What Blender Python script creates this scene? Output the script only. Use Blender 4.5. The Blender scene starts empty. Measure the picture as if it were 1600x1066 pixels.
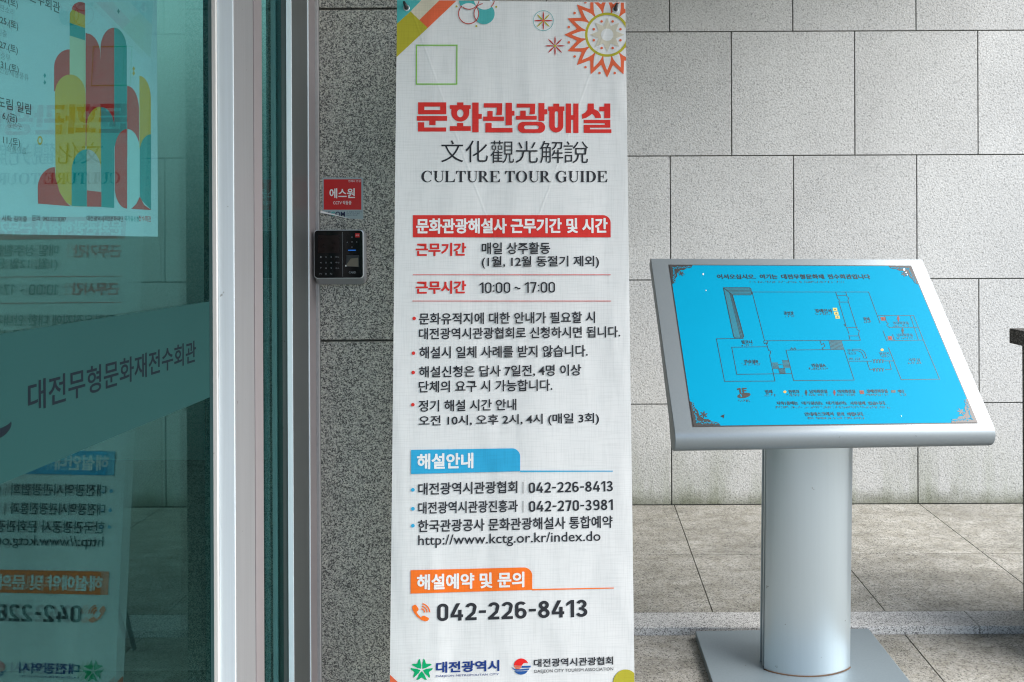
import bpy, bmesh, math, random
from mathutils import Vector, Matrix
from mathutils.geometry import tessellate_polygon

# ------------------------------------------------------------------ camera, sky, sun, exposure
S = bpy.context.scene
COL = S.collection
R = math.radians
EYE = Vector((0, 0, 1.30))
FPX, CXP, CYP, ROLL = 1196.0, 907.0, 381.0, 0.25
cam_d = bpy.data.cameras.new("camera")
cam = bpy.data.objects.new("camera", cam_d)
COL.objects.link(cam)
S.camera = cam
cam.location = EYE
cam.rotation_euler = (R(90), R(ROLL), 0)
cam_d.sensor_width = 36
cam_d.lens = FPX / 1600 * 36
cam_d.shift_x = -(CXP - 800) / 1600
cam_d.shift_y = -(533 - CYP) / 1600
cam_d.clip_end = 3000
cam_d.clip_start = 0.02

SUN_EL, SUN_AZ = 40, 112          # azimuth measured clockwise from the viewing direction
W = bpy.data.worlds.new("World")
S.world = W
W.use_nodes = True
wn = W.node_tree
bg = wn.nodes["Background"]
sky = wn.nodes.new("ShaderNodeTexSky")
sky.sky_type = 'NISHITA'
sky.sun_disc = False
sky.sun_elevation = R(SUN_EL)
sky.sun_rotation = R(SUN_AZ)
sky.air_density = 1.0
sky.dust_density = 1.5
sky.ozone_density = 1.5
wn.links.new(sky.outputs[0], bg.inputs[0])
bg.inputs[1].default_value = 0.09
sd = bpy.data.lights.new("sun", 'SUN')
sun = bpy.data.objects.new("sun", sd)
COL.objects.link(sun)
sd.energy = 2.2
sd.angle = R(48)
sd.color = (1.0, 0.985, 0.96)
_d = Vector((math.sin(R(SUN_AZ)) * math.cos(R(SUN_EL)), math.cos(R(SUN_AZ)) * math.cos(R(SUN_EL)), math.sin(R(SUN_EL))))
sun.rotation_euler = _d.to_track_quat('Z', 'Y').to_euler()
sun.location = (4, -6, 8)
S.view_settings.view_transform = 'Standard'
S.view_settings.look = 'None'
S.view_settings.gamma = 1
S.view_settings.exposure = 1.68
S.cycles.filter_width = 1.15
S.cycles.max_bounces = 10
S.cycles.transparent_max_bounces = 16
S.cycles.sample_clamp_indirect = 6

rnd = random.Random(7)


# ------------------------------------------------------------------ measuring helpers
class Plane:
    """a flat surface in the world: origin, horizontal axis, upward axis, normal towards the viewer"""
    def __init__(s, o, U, V):
        s.o, s.U, s.V = Vector(o), Vector(U).normalized(), Vector(V).normalized()
        s.N = s.U.cross(s.V)

    def at(s, px, py):
        """metres along the plane of the point measured at photo pixel px, py"""
        du, dv = px - CXP, py - CYP
        c, n = math.cos(R(ROLL)), math.sin(R(ROLL))
        u, v = du * c - dv * n, du * n + dv * c
        d = Vector((u / FPX, 1, -v / FPX))
        t = s.N.dot(s.o - EYE) / s.N.dot(d)
        p = EYE + d * t - s.o
        return (p.dot(s.U), p.dot(s.V))

    def world(s, u, v, w=0.0):
        return s.o + s.U * u + s.V * v + s.N * w

    def matrix(s):
        m = Matrix((s.U, s.V, s.N)).transposed().to_4x4()
        m.translation = s.o
        return m


# ------------------------------------------------------------------ materials
def new_mat(name):
    m = bpy.data.materials.new(name)
    m.use_nodes = True
    nt = m.node_tree
    return m, nt, nt.nodes["Principled BSDF"]


def N(nt, t, **kw):
    n = nt.nodes.new(t)
    for k, v in kw.items():
        if k in ('_in',):
            for a, b in v.items():
                n.inputs[a].default_value = b
        else:
            setattr(n, k, v)
    return n


def plain(name, col, rough=0.55, metal=0.0, var=0.04, scale=60.0, spec=0.5):
    """even colour with a faint mottling"""
    m, nt, b = new_mat(name)
    tc = N(nt, 'ShaderNodeTexCoord')
    no = N(nt, 'ShaderNodeTexNoise', _in={'Scale': scale, 'Detail': 4.0})
    nt.links.new(tc.outputs['Object'], no.inputs['Vector'])
    mx = N(nt, 'ShaderNodeMix', data_type='RGBA')
    mx.inputs[6].default_value = (*[c * (1 - var) for c in col], 1)
    mx.inputs[7].default_value = (*[min(1, c * (1 + var)) for c in col], 1)
    nt.links.new(no.outputs['Fac'], mx.inputs[0])
    nt.links.new(mx.outputs[2], b.inputs['Base Color'])
    b.inputs['Roughness'].default_value = rough
    b.inputs['Metallic'].default_value = metal
    b.inputs['Specular IOR Level'].default_value = spec
    return m


def ramp(nt, stops, interp='LINEAR'):
    r = N(nt, 'ShaderNodeValToRGB')
    r.color_ramp.interpolation = interp
    e = r.color_ramp.elements
    while len(e) < len(stops):
        e.new(0.5)
    for i, (p, c) in enumerate(stops):
        e[i].position = p
        e[i].color = (*c, 1) if len(c) == 3 else c
    return r


def mul(nt, a, b, fac=1.0, mode='MULTIPLY'):
    m = N(nt, 'ShaderNodeMix', data_type='RGBA', blend_type=mode)
    m.inputs[0].default_value = fac
    nt.links.new(a, m.inputs[6])
    nt.links.new(b, m.inputs[7])
    return m.outputs[2]


def stone(name, base, fine, coarse_amp=0.12, speck=None, bump=0.4, stain=None, island=0.06, rough=0.8, grain=420):
    """granite: base colour, fine grain, cloudy variation, tone per slab, optional dirt"""
    m, nt, b = new_mat(name)
    L = nt.links.new
    tc = N(nt, 'ShaderNodeTexCoord')
    P = tc.outputs['Object']
    n1 = N(nt, 'ShaderNodeTexNoise', _in={'Scale': grain, 'Detail': 2.0, 'Roughness': 0.6})
    L(P, n1.inputs['Vector'])
    r1 = ramp(nt, [(0.30, (1 - fine,) * 3), (0.48, (1, 1, 1)), (0.72, (1 + fine * .35,) * 3)])
    L(n1.outputs['Fac'], r1.inputs['Fac'])
    n2 = N(nt, 'ShaderNodeTexNoise', _in={'Scale': 2.3, 'Detail': 5.0, 'Roughness': 0.6})
    L(P, n2.inputs['Vector'])
    r2 = ramp(nt, [(0.25, (1 - coarse_amp,) * 3), (0.75, (1 + coarse_amp * .5,) * 3)])
    L(n2.outputs['Fac'], r2.inputs['Fac'])
    rgb = N(nt, 'ShaderNodeRGB')
    rgb.outputs[0].default_value = (*base, 1)
    c = mul(nt, rgb.outputs[0], r1.outputs[0])
    c = mul(nt, c, r2.outputs[0])
    g = N(nt, 'ShaderNodeNewGeometry')
    ri = ramp(nt, [(0, (1 - island,) * 3), (1, (1 + island * .6,) * 3)])
    L(g.outputs['Random Per Island'], ri.inputs['Fac'])
    c = mul(nt, c, ri.outputs[0])
    if speck:
        v = N(nt, 'ShaderNodeTexVoronoi', _in={'Scale': speck[0], 'Randomness': 1.0})
        L(P, v.inputs['Vector'])
        sp = N(nt, 'ShaderNodeSeparateColor')
        L(v.outputs['Color'], sp.inputs[0])
        rs = ramp(nt, speck[1], 'CONSTANT')
        L(sp.outputs[0], rs.inputs['Fac'])
        c = mul(nt, c, rs.outputs[0])
    if stain:
        c = stain(nt, tc, c)
    L(c, b.inputs['Base Color'])
    b.inputs['Roughness'].default_value = rough
    bp = N(nt, 'ShaderNodeBump', _in={'Strength': bump, 'Distance': 0.003})
    L(n1.outputs['Fac'], bp.inputs['Height'])
    L(bp.outputs[0], b.inputs['Normal'])
    return m


def wall_stain(nt, tc, c):
    """green damp streaks and a dark dirty line along the foot of the wall"""
    L = nt.links.new
    sx = N(nt, 'ShaderNodeSeparateXYZ')
    L(tc.outputs['Object'], sx.inputs[0])
    mp = N(nt, 'ShaderNodeMapping')
    mp.inputs['Scale'].default_value = (7, 7, 0.9)
    L(tc.outputs['Object'], mp.inputs[0])
    no = N(nt, 'ShaderNodeTexNoise', _in={'Scale': 1.0, 'Detail': 6.0, 'Roughness': 0.7})
    L(mp.outputs[0], no.inputs['Vector'])
    hz = N(nt, 'ShaderNodeMapRange', _in={1: 0.03, 2: 0.42, 3: 1.0, 4: 0.0})
    L(sx.outputs[2], hz.inputs[0])
    nm = N(nt, 'ShaderNodeMapRange', _in={1: 0.42, 2: 0.64, 3: 0.0, 4: 0.75})
    L(no.outputs['Fac'], nm.inputs[0])
    f = N(nt, 'ShaderNodeMath', operation='MULTIPLY')
    L(hz.outputs[0], f.inputs[0])
    L(nm.outputs[0], f.inputs[1])
    g = N(nt, 'ShaderNodeMix', data_type='RGBA', blend_type='MULTIPLY')
    L(f.outputs[0], g.inputs[0])
    L(c, g.inputs[6])
    g.inputs[7].default_value = (0.52, 0.56, 0.43, 1)
    # dirt line
    n3 = N(nt, 'ShaderNodeTexNoise', _in={'Scale': 9.0, 'Detail': 6.0, 'Roughness': 0.7})
    L(tc.outputs['Object'], n3.inputs['Vector'])
    a = N(nt, 'ShaderNodeMath', operation='MULTIPLY_ADD')
    L(n3.outputs['Fac'], a.inputs[0])
    a.inputs[1].default_value = -0.14
    L(sx.outputs[2], a.inputs[2])
    d = N(nt, 'ShaderNodeMapRange', _in={1: -0.04, 2: 0.035, 3: 0.85, 4: 0.0})
    L(a.outputs[0], d.inputs[0])
    h = N(nt, 'ShaderNodeMix', data_type='RGBA', blend_type='MULTIPLY')
    L(d.outputs[0], h.inputs[0])
    L(g.outputs[2], h.inputs[6])
    h.inputs[7].default_value = (0.40, 0.41, 0.33, 1)
    return h.outputs[2]


def floor_stain(nt, tc, c):
    """worn paving: yellowish damp patches, grey blotches and a scuffed dark band"""
    L = nt.links.new
    mp = N(nt, 'ShaderNodeMapping')
    mp.inputs['Scale'].default_value = (1.6, 4.0, 1)
    L(tc.outputs['Object'], mp.inputs[0])
    n1 = N(nt, 'ShaderNodeTexNoise', _in={'Scale': 2.6, 'Detail': 10.0, 'Roughness': 0.78, 'Distortion': 0.4})
    L(mp.outputs[0], n1.inputs['Vector'])
    r = ramp(nt, [(0.34, (0.52, 0.515, 0.48)), (0.48, (0.86, 0.85, 0.81)), (0.62, (1.14, 1.135, 1.12))])
    L(n1.outputs['Fac'], r.inputs['Fac'])
    c = mul(nt, c, r.outputs[0], 0.85)
    n2 = N(nt, 'ShaderNodeTexNoise', _in={'Scale': 26.0, 'Detail': 6.0, 'Roughness': 0.75})
    L(tc.outputs['Object'], n2.inputs['Vector'])
    r2 = ramp(nt, [(0.38, (0.72, 0.70, 0.64)), (0.55, (1, 1, 1))])
    L(n2.outputs['Fac'], r2.inputs['Fac'])
    return mul(nt, c, r2.outputs[0], 0.7)


M = {}
M['wall'] = stone('pale_bush_hammered_granite', (0.54, 0.545, 0.535), 0.32, 0.12, bump=0.6, stain=wall_stain, island=0.07, grain=115,
                  speck=(230, [(0, (0.66,) * 3), (0.08, (0.93,) * 3), (0.45, (1.0,) * 3), (0.92, (1.08,) * 3)]))
M['floor'] = stone('worn_granite_paving', (0.345, 0.338, 0.312), 0.32, 0.12, bump=0.35, stain=floor_stain, island=0.08, grain=260,
                   speck=(240, [(0, (0.45,) * 3), (0.16, (0.88,) * 3), (0.6, (1.1,) * 3)]))
M['kerb'] = stone('grey_granite_kerb', (0.46, 0.46, 0.45), 0.45, 0.1, bump=0.3, island=0.08, grain=300,
                  speck=(330, [(0, (0.35,) * 3), (0.2, (0.85,) * 3), (0.6, (1.1,) * 3)]))
M['pier'] = stone('dark_speckled_granite', (0.44, 0.435, 0.405), 0.55, 0.12, bump=0.12, island=0.05, grain=210, rough=0.5,
                  speck=(330, [(0, (0.16,) * 3), (0.18, (0.42,) * 3), (0.40, (0.82, 0.82, 0.80)), (0.72, (1.12, 1.11, 1.05))]))
M['post'] = stone('black_flamed_granite', (0.075, 0.07, 0.065), 0.6, 0.2, bump=0.5, island=0.05, grain=260,
                  speck=(300, [(0, (0.3,) * 3), (0.3, (0.8,) * 3), (0.8, (2.2,) * 3)]))
M['joint'] = plain('dark_joint', (0.15, 0.155, 0.14), 0.9, var=0.3)
M['joint_floor'] = plain('brown_joint', (0.13, 0.115, 0.09), 0.9, var=0.3)
M['ground'] = stone('grey_paving', (0.345, 0.335, 0.31), 0.36, 0.15, bump=0.3, island=0.08, grain=260, stain=floor_stain,
                    speck=(240, [(0, (0.45,) * 3), (0.16, (0.88,) * 3), (0.6, (1.1,) * 3)]))
M['alu_mauve'] = plain('mauve_grey_gasket', (0.30, 0.27, 0.275), 0.5, 0.2, 0.05, 25)
M['sealant'] = plain('grey_silicone_sealant', (0.36, 0.36, 0.36), 0.7, 0, 0.15, 90)
M['ceiling'] = plain('white_soffit', (0.62, 0.61, 0.58), 0.8)
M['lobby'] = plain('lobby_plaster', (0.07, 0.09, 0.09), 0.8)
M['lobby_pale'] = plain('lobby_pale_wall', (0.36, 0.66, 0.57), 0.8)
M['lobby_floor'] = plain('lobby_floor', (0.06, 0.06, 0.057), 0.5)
M['seal'] = plain('dark_green_seal', (0.012, 0.04, 0.042), 0.3)
M['black'] = plain('black_plastic', (0.02, 0.02, 0.022), 0.35, 0, 0.2)
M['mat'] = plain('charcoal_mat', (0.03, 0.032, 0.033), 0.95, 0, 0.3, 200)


def brushed(name, col, rough, metal, streak=1.0):
    """satin sprayed aluminium with faint vertical brushing and small marks"""
    m, nt, b = new_mat(name)
    L = nt.links.new
    tc = N(nt, 'ShaderNodeTexCoord')
    mp = N(nt, 'ShaderNodeMapping')
    mp.inputs['Scale'].default_value = (160, 160, 3)
    L(tc.outputs['Object'], mp.inputs[0])
    n = N(nt, 'ShaderNodeTexNoise', _in={'Scale': 1.0, 'Detail': 4.0})
    L(mp.outputs[0], n.inputs['Vector'])
    r = ramp(nt, [(0.3, tuple(c * (1 - .04 * streak) for c in col)), (0.7, tuple(min(1, c * (1 + .03 * streak)) for c in col))])
    L(n.outputs['Fac'], r.inputs['Fac'])
    v = N(nt, 'ShaderNodeTexNoise', _in={'Scale': 55.0, 'Detail': 3.0})
    L(tc.outputs['Object'], v.inputs['Vector'])
    r2 = ramp(nt, [(0.22, (0.55, 0.54, 0.52)), (0.27, (1, 1, 1))])
    L(v.outputs['Fac'], r2.inputs['Fac'])
    L(mul(nt, r.outputs[0], r2.outputs[0]), b.inputs['Base Color'])
    b.inputs['Roughness'].default_value = rough
    b.inputs['Metallic'].default_value = metal
    bp = N(nt, 'ShaderNodeBump', _in={'Strength': 0.03 * streak, 'Distance': 0.001})
    L(n.outputs['Fac'], bp.inputs['Height'])
    L(bp.outputs[0], b.inputs['Normal'])
    return m


M['alu_light'] = brushed('pale_coated_aluminium', (0.76, 0.85, 0.90), 0.35, 0.0)  # pale blue base colour carries the sky light on these front-facing edges
M['alu_white'] = brushed('white_edge_trim', (0.86, 0.85, 0.83), 0.5, 0.0)
M['alu_grey'] = brushed('grey_anodised_aluminium', (0.38, 0.38, 0.39), 0.38, 0.4)
M['alu_dark'] = brushed('dark_grey_aluminium', (0.115, 0.125, 0.122), 0.42, 0.3)
M['silver'] = brushed('satin_silver_aluminium', (0.255, 0.29, 0.31), 0.40, 0.45, 0.5)
M['silver_column'] = brushed('satin_silver_column', (0.52, 0.595, 0.635), 0.36, 0.8, 0.35)
M['steel_plate'] = brushed('blue_grey_painted_steel', (0.20, 0.245, 0.27), 0.45, 0.3)
M['etched'] = plain('etched_bare_metal', (0.065, 0.060, 0.058), 0.4, 0.4, 0.12, 300)
M['etched_line'] = plain('etched_dark_line', (0.035, 0.045, 0.05), 0.4, 0.25, 0.15, 300)
M['silver_flake'] = plain('worn_silver_spot', (0.8, 0.82, 0.82), 0.35, 0.3)
M['map_blue'] = plain('sky_blue_enamel', (0.0, 0.265, 0.44), 0.5, 0, 0.03, 8, 0.06)
M['map_teal'] = plain('teal_hatching', (0.015, 0.17, 0.24), 0.45, 0.2, 0.15, 400)


def weave(name, col, trans=0.18):
    """printed banner cloth: colour broken up by fine warp and weft threads"""
    m, nt, b = new_mat(name)
    L = nt.links.new
    tc = N(nt, 'ShaderNodeTexCoord')
    outs = []
    for sc in ((14, 380, 1), (380, 14, 1)):
        mp = N(nt, 'ShaderNodeMapping')
        mp.inputs['Scale'].default_value = sc
        L(tc.outputs['Object'], mp.inputs[0])
        n = N(nt, 'ShaderNodeTexNoise', _in={'Scale': 1.0, 'Detail': 1.0})
        L(mp.outputs[0], n.inputs['Vector'])
        r = ramp(nt, [(0.36, (0.94, 0.943, 0.943)), (0.52, (1, 1, 1))])
        L(n.outputs['Fac'], r.inputs['Fac'])
        outs.append((r.outputs[0], n.outputs['Fac']))
    rgb = N(nt, 'ShaderNodeRGB')
    rgb.outputs[0].default_value = (*col, 1)
    c = mul(nt, mul(nt, rgb.outputs[0], outs[0][0]), outs[1][0])
    L(c, b.inputs['Base Color'])
    b.inputs['Roughness'].default_value = 0.75
    b.inputs['Specular IOR Level'].default_value = 0.2
    # relief: soft waves in the cloth and the faint ridges where the stand's arms press from behind
    def mth(op, a, b_=None, clamp=False):
        n_ = N(nt, 'ShaderNodeMath', operation=op, use_clamp=clamp)
        for i_, v_ in enumerate((a, b_)):
            if v_ is None: continue
            if isinstance(v_, (int, float)): n_.inputs[i_].default_value = v_
            else: L(v_, n_.inputs[i_])
        return n_.outputs[0]
    sp = N(nt, 'ShaderNodeSeparateXYZ')
    L(tc.outputs['Object'], sp.inputs[0])
    t_ = mth('MAXIMUM', mth('DIVIDE', mth('ADD', sp.outputs[1], 0.735), 0.715), 0.0)
    d_ = mth('ABSOLUTE', mth('SUBTRACT', mth('ABSOLUTE', sp.outputs[0]), mth('MULTIPLY', mth('POWER', t_, 0.93), 0.265)))
    rg = N(nt, 'ShaderNodeMapRange', interpolation_type='SMOOTHSTEP', _in={1: 0.0, 2: 0.005, 3: 0.0006, 4: 0.0})
    L(d_, rg.inputs[0])
    rgm = mth('MULTIPLY', rg.outputs[0], mth('MULTIPLY', t_, 6.0, True))
    mp = N(nt, 'ShaderNodeMapping')
    mp.inputs['Scale'].default_value = (5.0, 1.6, 1)
    L(tc.outputs['Object'], mp.inputs[0])
    wv = N(nt, 'ShaderNodeTexNoise', _in={'Scale': 1.0, 'Detail': 2.0, 'Distortion': 0.6})
    L(mp.outputs[0], wv.inputs['Vector'])
    hh = mth('ADD', mth('MULTIPLY', wv.outputs['Fac'], 0.030), rgm)
    bpn = N(nt, 'ShaderNodeBump', _in={'Strength': 0.45, 'Distance': 1.0})
    L(hh, bpn.inputs['Height'])
    L(bpn.outputs[0], b.inputs['Normal'])
    tr = N(nt, 'ShaderNodeBsdfTranslucent')
    L(c, tr.inputs[0])
    mx = N(nt, 'ShaderNodeMixShader', _in={0: trans})
    L(b.outputs[0], mx.inputs[1])
    L(tr.outputs[0], mx.inputs[2])
    L(mx.outputs[0], nt.nodes['Material Output'].inputs[0])
    return m


M['cloth'] = weave('white_banner_cloth', (0.68, 0.69, 0.69), 0.06)
for k, c in dict(red=(0.62, 0.035, 0.03), ink=(0.028, 0.03, 0.036), orange=(0.70, 0.13, 0.055), tab_orange=(0.85, 0.17, 0.02),
                 olive=(0.42, 0.38, 0.035), teal=(0.075, 0.40, 0.40), beige=(0.60, 0.55, 0.43), white=(0.76, 0.77, 0.77),
                 cyan=(0.03, 0.36, 0.62), green=(0.0, 0.35, 0.13), navy=(0.012, 0.04, 0.20), pale=(0.58, 0.54, 0.44),
                 maroon=(0.45, 0.045, 0.035), logo_red=(0.70, 0.02, 0.02), logo_blue=(0.02, 0.09, 0.30), qr_green=(0.22, 0.50, 0.08)).items():
    M[k] = weave('print_' + k, c, 0.05)


def glass_mat(name, tint, gloss, ior):
    """green tinted pane: see-through, with the mirror reflection that grows towards grazing angles"""
    m = bpy.data.materials.new(name)
    m.use_nodes = True
    nt = m.node_tree
    nt.nodes.remove(nt.nodes['Principled BSDF'])
    out = nt.nodes['Material Output']
    t = N(nt, 'ShaderNodeBsdfTransparent')
    t.inputs[0].default_value = (*tint, 1)
    g = N(nt, 'ShaderNodeBsdfGlossy')
    g.inputs['Color'].default_value = (*gloss, 1)
    g.inputs['Roughness'].default_value = 0.0
    geo = N(nt, 'ShaderNodeNewGeometry')
    dt = N(nt, 'ShaderNodeVectorMath', operation='DOT_PRODUCT')
    nt.links.new(geo.outputs['Normal'], dt.inputs[0])
    nt.links.new(geo.outputs['Incoming'], dt.inputs[1])
    ab = N(nt, 'ShaderNodeMath', operation='ABSOLUTE')
    nt.links.new(dt.outputs['Value'], ab.inputs[0])
    om = N(nt, 'ShaderNodeMath', operation='SUBTRACT', _in={0: 1.0})
    nt.links.new(ab.outputs[0], om.inputs[1])
    pw = N(nt, 'ShaderNodeMath', operation='POWER', _in={1: 5.0})
    nt.links.new(om.outputs[0], pw.inputs[0])
    f = N(nt, 'ShaderNodeMapRange', _in={3: ior, 4: 1.0})
    nt.links.new(pw.outputs[0], f.inputs[0])
    mx = N(nt, 'ShaderNodeMixShader')
    nt.links.new(f.outputs[0], mx.inputs[0])
    nt.links.new(t.outputs[0], mx.inputs[1])
    nt.links.new(g.outputs[0], mx.inputs[2])
    nt.links.new(mx.outputs[0], out.inputs[0])
    return m


M['glass'] = glass_mat('green_tinted_glass', (0.645, 0.775, 0.775), (0.45, 0.95, 0.90), 0.08)
M['film'] = plain('frosted_teal_film', (0.014, 0.060, 0.058), 0.5, 0, 0.05, 6, 0.15)
M['film_red'] = plain('film_red_mark', (0.10, 0.012, 0.02), 0.6, spec=0.1)
M['film_text'] = plain('film_dark_lettering', (0.008, 0.014, 0.020), 0.6, spec=0.1)
for k, c in dict(p_paper=(0.68, 0.82, 0.88), p_red=(0.80, 0.03, 0.03), p_yellow=(0.90, 0.50, 0.03), p_teal=(0.0, 0.36, 0.37),
                 p_pale=(0.75, 0.74, 0.52), p_pink=(0.70, 0.60, 0.58), p_ink=(0.07, 0.09, 0.10), p_grey=(0.30, 0.36, 0.38), p_ice=(0.62, 0.86, 0.88)).items():
    M[k] = plain('poster_' + k[2:], c, 0.5)
M['s_red'] = plain('sticker_red', (0.50, 0.006, 0.008), 0.35)
M['s_grey'] = plain('sticker_grey', (0.30, 0.37, 0.39), 0.4)
M['s_white'] = plain('sticker_white', (0.78, 0.78, 0.78), 0.45)
M['s_teal'] = plain('sticker_teal', (0.02, 0.30, 0.30), 0.4)
M['s_navy'] = plain('sticker_navy', (0.01, 0.015, 0.06), 0.4)
M['rd_black'] = plain('glossy_black_face', (0.004, 0.004, 0.005), 0.15, 0, 0.2, spec=0.25)
M['rd_screen'] = plain('dark_screen', (0.012, 0.006, 0.006), 0.15, 0, 0.5, 90, spec=0.25)
M['rd_grey'] = plain('silver_grey_plastic', (0.25, 0.26, 0.27), 0.4, 0.1)
M['rd_rim'] = plain('chrome_rim', (0.60, 0.62, 0.64), 0.3, 0.5)
M['rd_print'] = plain('pale_key_print', (0.22, 0.225, 0.24), 0.5)
M['rd_sensor'] = plain('smoky_sensor_glass', (0.16, 0.14, 0.11), 0.15)
lit, nt_, b_ = new_mat('blue_led')
b_.inputs['Base Color'].default_value = (0.01, 0.1, 0.4, 1)
b_.inputs['Emission Color'].default_value = (0.02, 0.25, 1.0, 1)
b_.inputs['Emission Strength'].default_value = 0.12
M['led'] = lit
for k, c in dict(map_yellow=(0.48, 0.42, 0.12), map_red=(0.20, 0.035, 0.015), map_amber=(0.60, 0.33, 0.07), map_black=(0.012, 0.012, 0.015), map_crimson=(0.16, 0.006, 0.01)).items():
    M[k] = plain(k, c, 0.45)


# ------------------------------------------------------------------ objects
def link(name, me, mat=None, parent=None, mats=None):
    o = bpy.data.objects.new(name, me)
    COL.objects.link(o)
    if mats:
        for k in mats:
            me.materials.append(M[k])
    elif mat:
        me.materials.append(M[mat])
    if parent:
        o.parent = parent
    return o


def tag(o, label=None, cat=None, group=None, kind=None):
    if label: o['label'] = label
    if cat: o['category'] = cat
    if group: o['group'] = group
    if kind: o['kind'] = kind
    return o


def empty(name, label, cat, matrix=None, loc=None):
    o = bpy.data.objects.new(name, None)
    COL.objects.link(o)
    o.empty_display_size = 0.1
    if matrix is not None: o.matrix_world = matrix
    if loc: o.location = loc
    return tag(o, label, cat)


def boxes(name, lst, mat, parent=None, bevel=0.0, mats=None):
    """lst of (x0,x1,y0,y1,z0,z1[,material index]) -> ONE mesh object"""
    bm = bmesh.new()
    for b in lst:
        t = bmesh.new()
        r = bmesh.ops.create_cube(t, size=1)
        for v in r['verts']:
            v.co = Vector(((b[0] + b[1]) / 2 + v.co.x * (b[1] - b[0]), (b[2] + b[3]) / 2 + v.co.y * (b[3] - b[2]), (b[4] + b[5]) / 2 + v.co.z * (b[5] - b[4])))
        if bevel:
            bmesh.ops.bevel(t, geom=list(t.edges), offset=bevel, segments=2, profile=0.6, affect='EDGES')
        if len(b) > 6:
            for f in t.faces: f.material_index = b[6]
        me = bpy.data.meshes.new('t')
        t.to_mesh(me); t.free()
        bm.from_mesh(me)
        bpy.data.meshes.remove(me)
    me = bpy.data.meshes.new(name)
    bm.to_mesh(me); bm.free()
    return link(name, me, mat, parent, mats)


def tube(name, pts, rad, mat, parent=None, seg=12, closed=False):
    bm = bmesh.new()
    pts = [Vector(p) for p in pts]
    n = len(pts)
    rings = []
    for i, p in enumerate(pts):
        a = pts[(i - 1) % n] if (closed or i) else p
        b = pts[(i + 1) % n] if (closed or i < n - 1) else p
        d = (b - a).normalized()
        s = d.cross(Vector((0, 0, 1)) if abs(d.z) < 0.9 else Vector((1, 0, 0))).normalized()
        t = d.cross(s)
        r = rad[i] if isinstance(rad, (list, tuple)) else rad
        rings.append([bm.verts.new(p + (s * math.cos(2 * math.pi * k / seg) + t * math.sin(2 * math.pi * k / seg)) * r) for k in range(seg)])
    for i in range(n if closed else n - 1):
        A, B = rings[i], rings[(i + 1) % n]
        for k in range(seg):
            bm.faces.new((A[k], A[(k + 1) % seg], B[(k + 1) % seg], B[k])).smooth = True
    if not closed:
        bm.faces.new(rings[0][::-1]); bm.faces.new(rings[-1])
    bmesh.ops.recalc_face_normals(bm, faces=bm.faces)
    me = bpy.data.meshes.new(name)
    bm.to_mesh(me); bm.free()
    return link(name, me, mat, parent)


def shade_smooth(o, angle=35):
    for p in o.data.polygons: p.use_smooth = True
    o.data.set_sharp_from_angle(angle=R(angle))


# ------------------------------------------------------------------ flat print: polygons and lettering on a plane
_tc = bpy.data.curves.new('lettering', 'FONT')
_to = bpy.data.objects.new('lettering', _tc)
COL.objects.link(_to)
_cache = {}


def glyphs(body, bold):
    k = (body, bold)
    if k not in _cache:
        _tc.body = body
        _tc.offset = bold
        _tc.resolution_u = 3
        bpy.context.view_layer.update()
        me = bpy.data.meshes.new_from_object(_to.evaluated_get(bpy.context.evaluated_depsgraph_get()))
        vs = [(v.co.x, v.co.y) for v in me.vertices]
        fs = [tuple(p.vertices) for p in me.polygons]
        bpy.data.meshes.remove(me)
        x0 = min(v[0] for v in vs); x1 = max(v[0] for v in vs)
        y0 = min(v[1] for v in vs); y1 = max(v[1] for v in vs)
        _cache[k] = (vs, fs, (x0, x1, y0, y1))
    return _cache[k]


def clip_poly(poly, clip):
    """Sutherland-Hodgman against a convex counter-clockwise polygon"""
    out = list(poly)
    for i in range(len(clip)):
        ax, ay = clip[i]; bx, by = clip[(i + 1) % len(clip)]
        side = lambda p: (bx - ax) * (p[1] - ay) - (by - ay) * (p[0] - ax)
        src, out = out, []
        for j in range(len(src)):
            p, q = src[j], src[(j + 1) % len(src)]
            sp, sq = side(p), side(q)
            if sp >= 0: out.append(p)
            if sp * sq < 0:
                t = sp / (sp - sq)
                out.append((p[0] + (q[0] - p[0]) * t, p[1] + (q[1] - p[1]) * t))
        if not out: return []
    return out


def ell(cx, cy, rx, ry=None, a0=0, a1=360, n=40):
    ry = rx if ry is None else ry
    full = abs(a1 - a0) >= 360
    k = n if full else n + 1
    return [(cx + rx * math.cos(R(a0 + (a1 - a0) * i / n)), cy + ry * math.sin(R(a0 + (a1 - a0) * i / n))) for i in range(k)]


def rrect(x0, y0, x1, y1, r, n=8):
    p = []
    for cx, cy, a in ((x1 - r, y1 - r, 0), (x0 + r, y1 - r, 90), (x0 + r, y0 + r, 180), (x1 - r, y0 + r, 270)):
        p += ell(cx, cy, r, r, a, a + 90, n)
    return p


def stroke(pts, t):
    """one polygon of width t along a smooth path"""
    A, B = [], []
    n = len(pts)
    for i, p in enumerate(pts):
        a, b = pts[max(0, i - 1)], pts[min(n - 1, i + 1)]
        dx, dy = b[0] - a[0], b[1] - a[1]
        l = math.hypot(dx, dy)
        A.append((p[0] - dy / l * t / 2, p[1] + dx / l * t / 2))
        B.append((p[0] + dy / l * t / 2, p[1] - dx / l * t / 2))
    return A + B[::-1]


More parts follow.
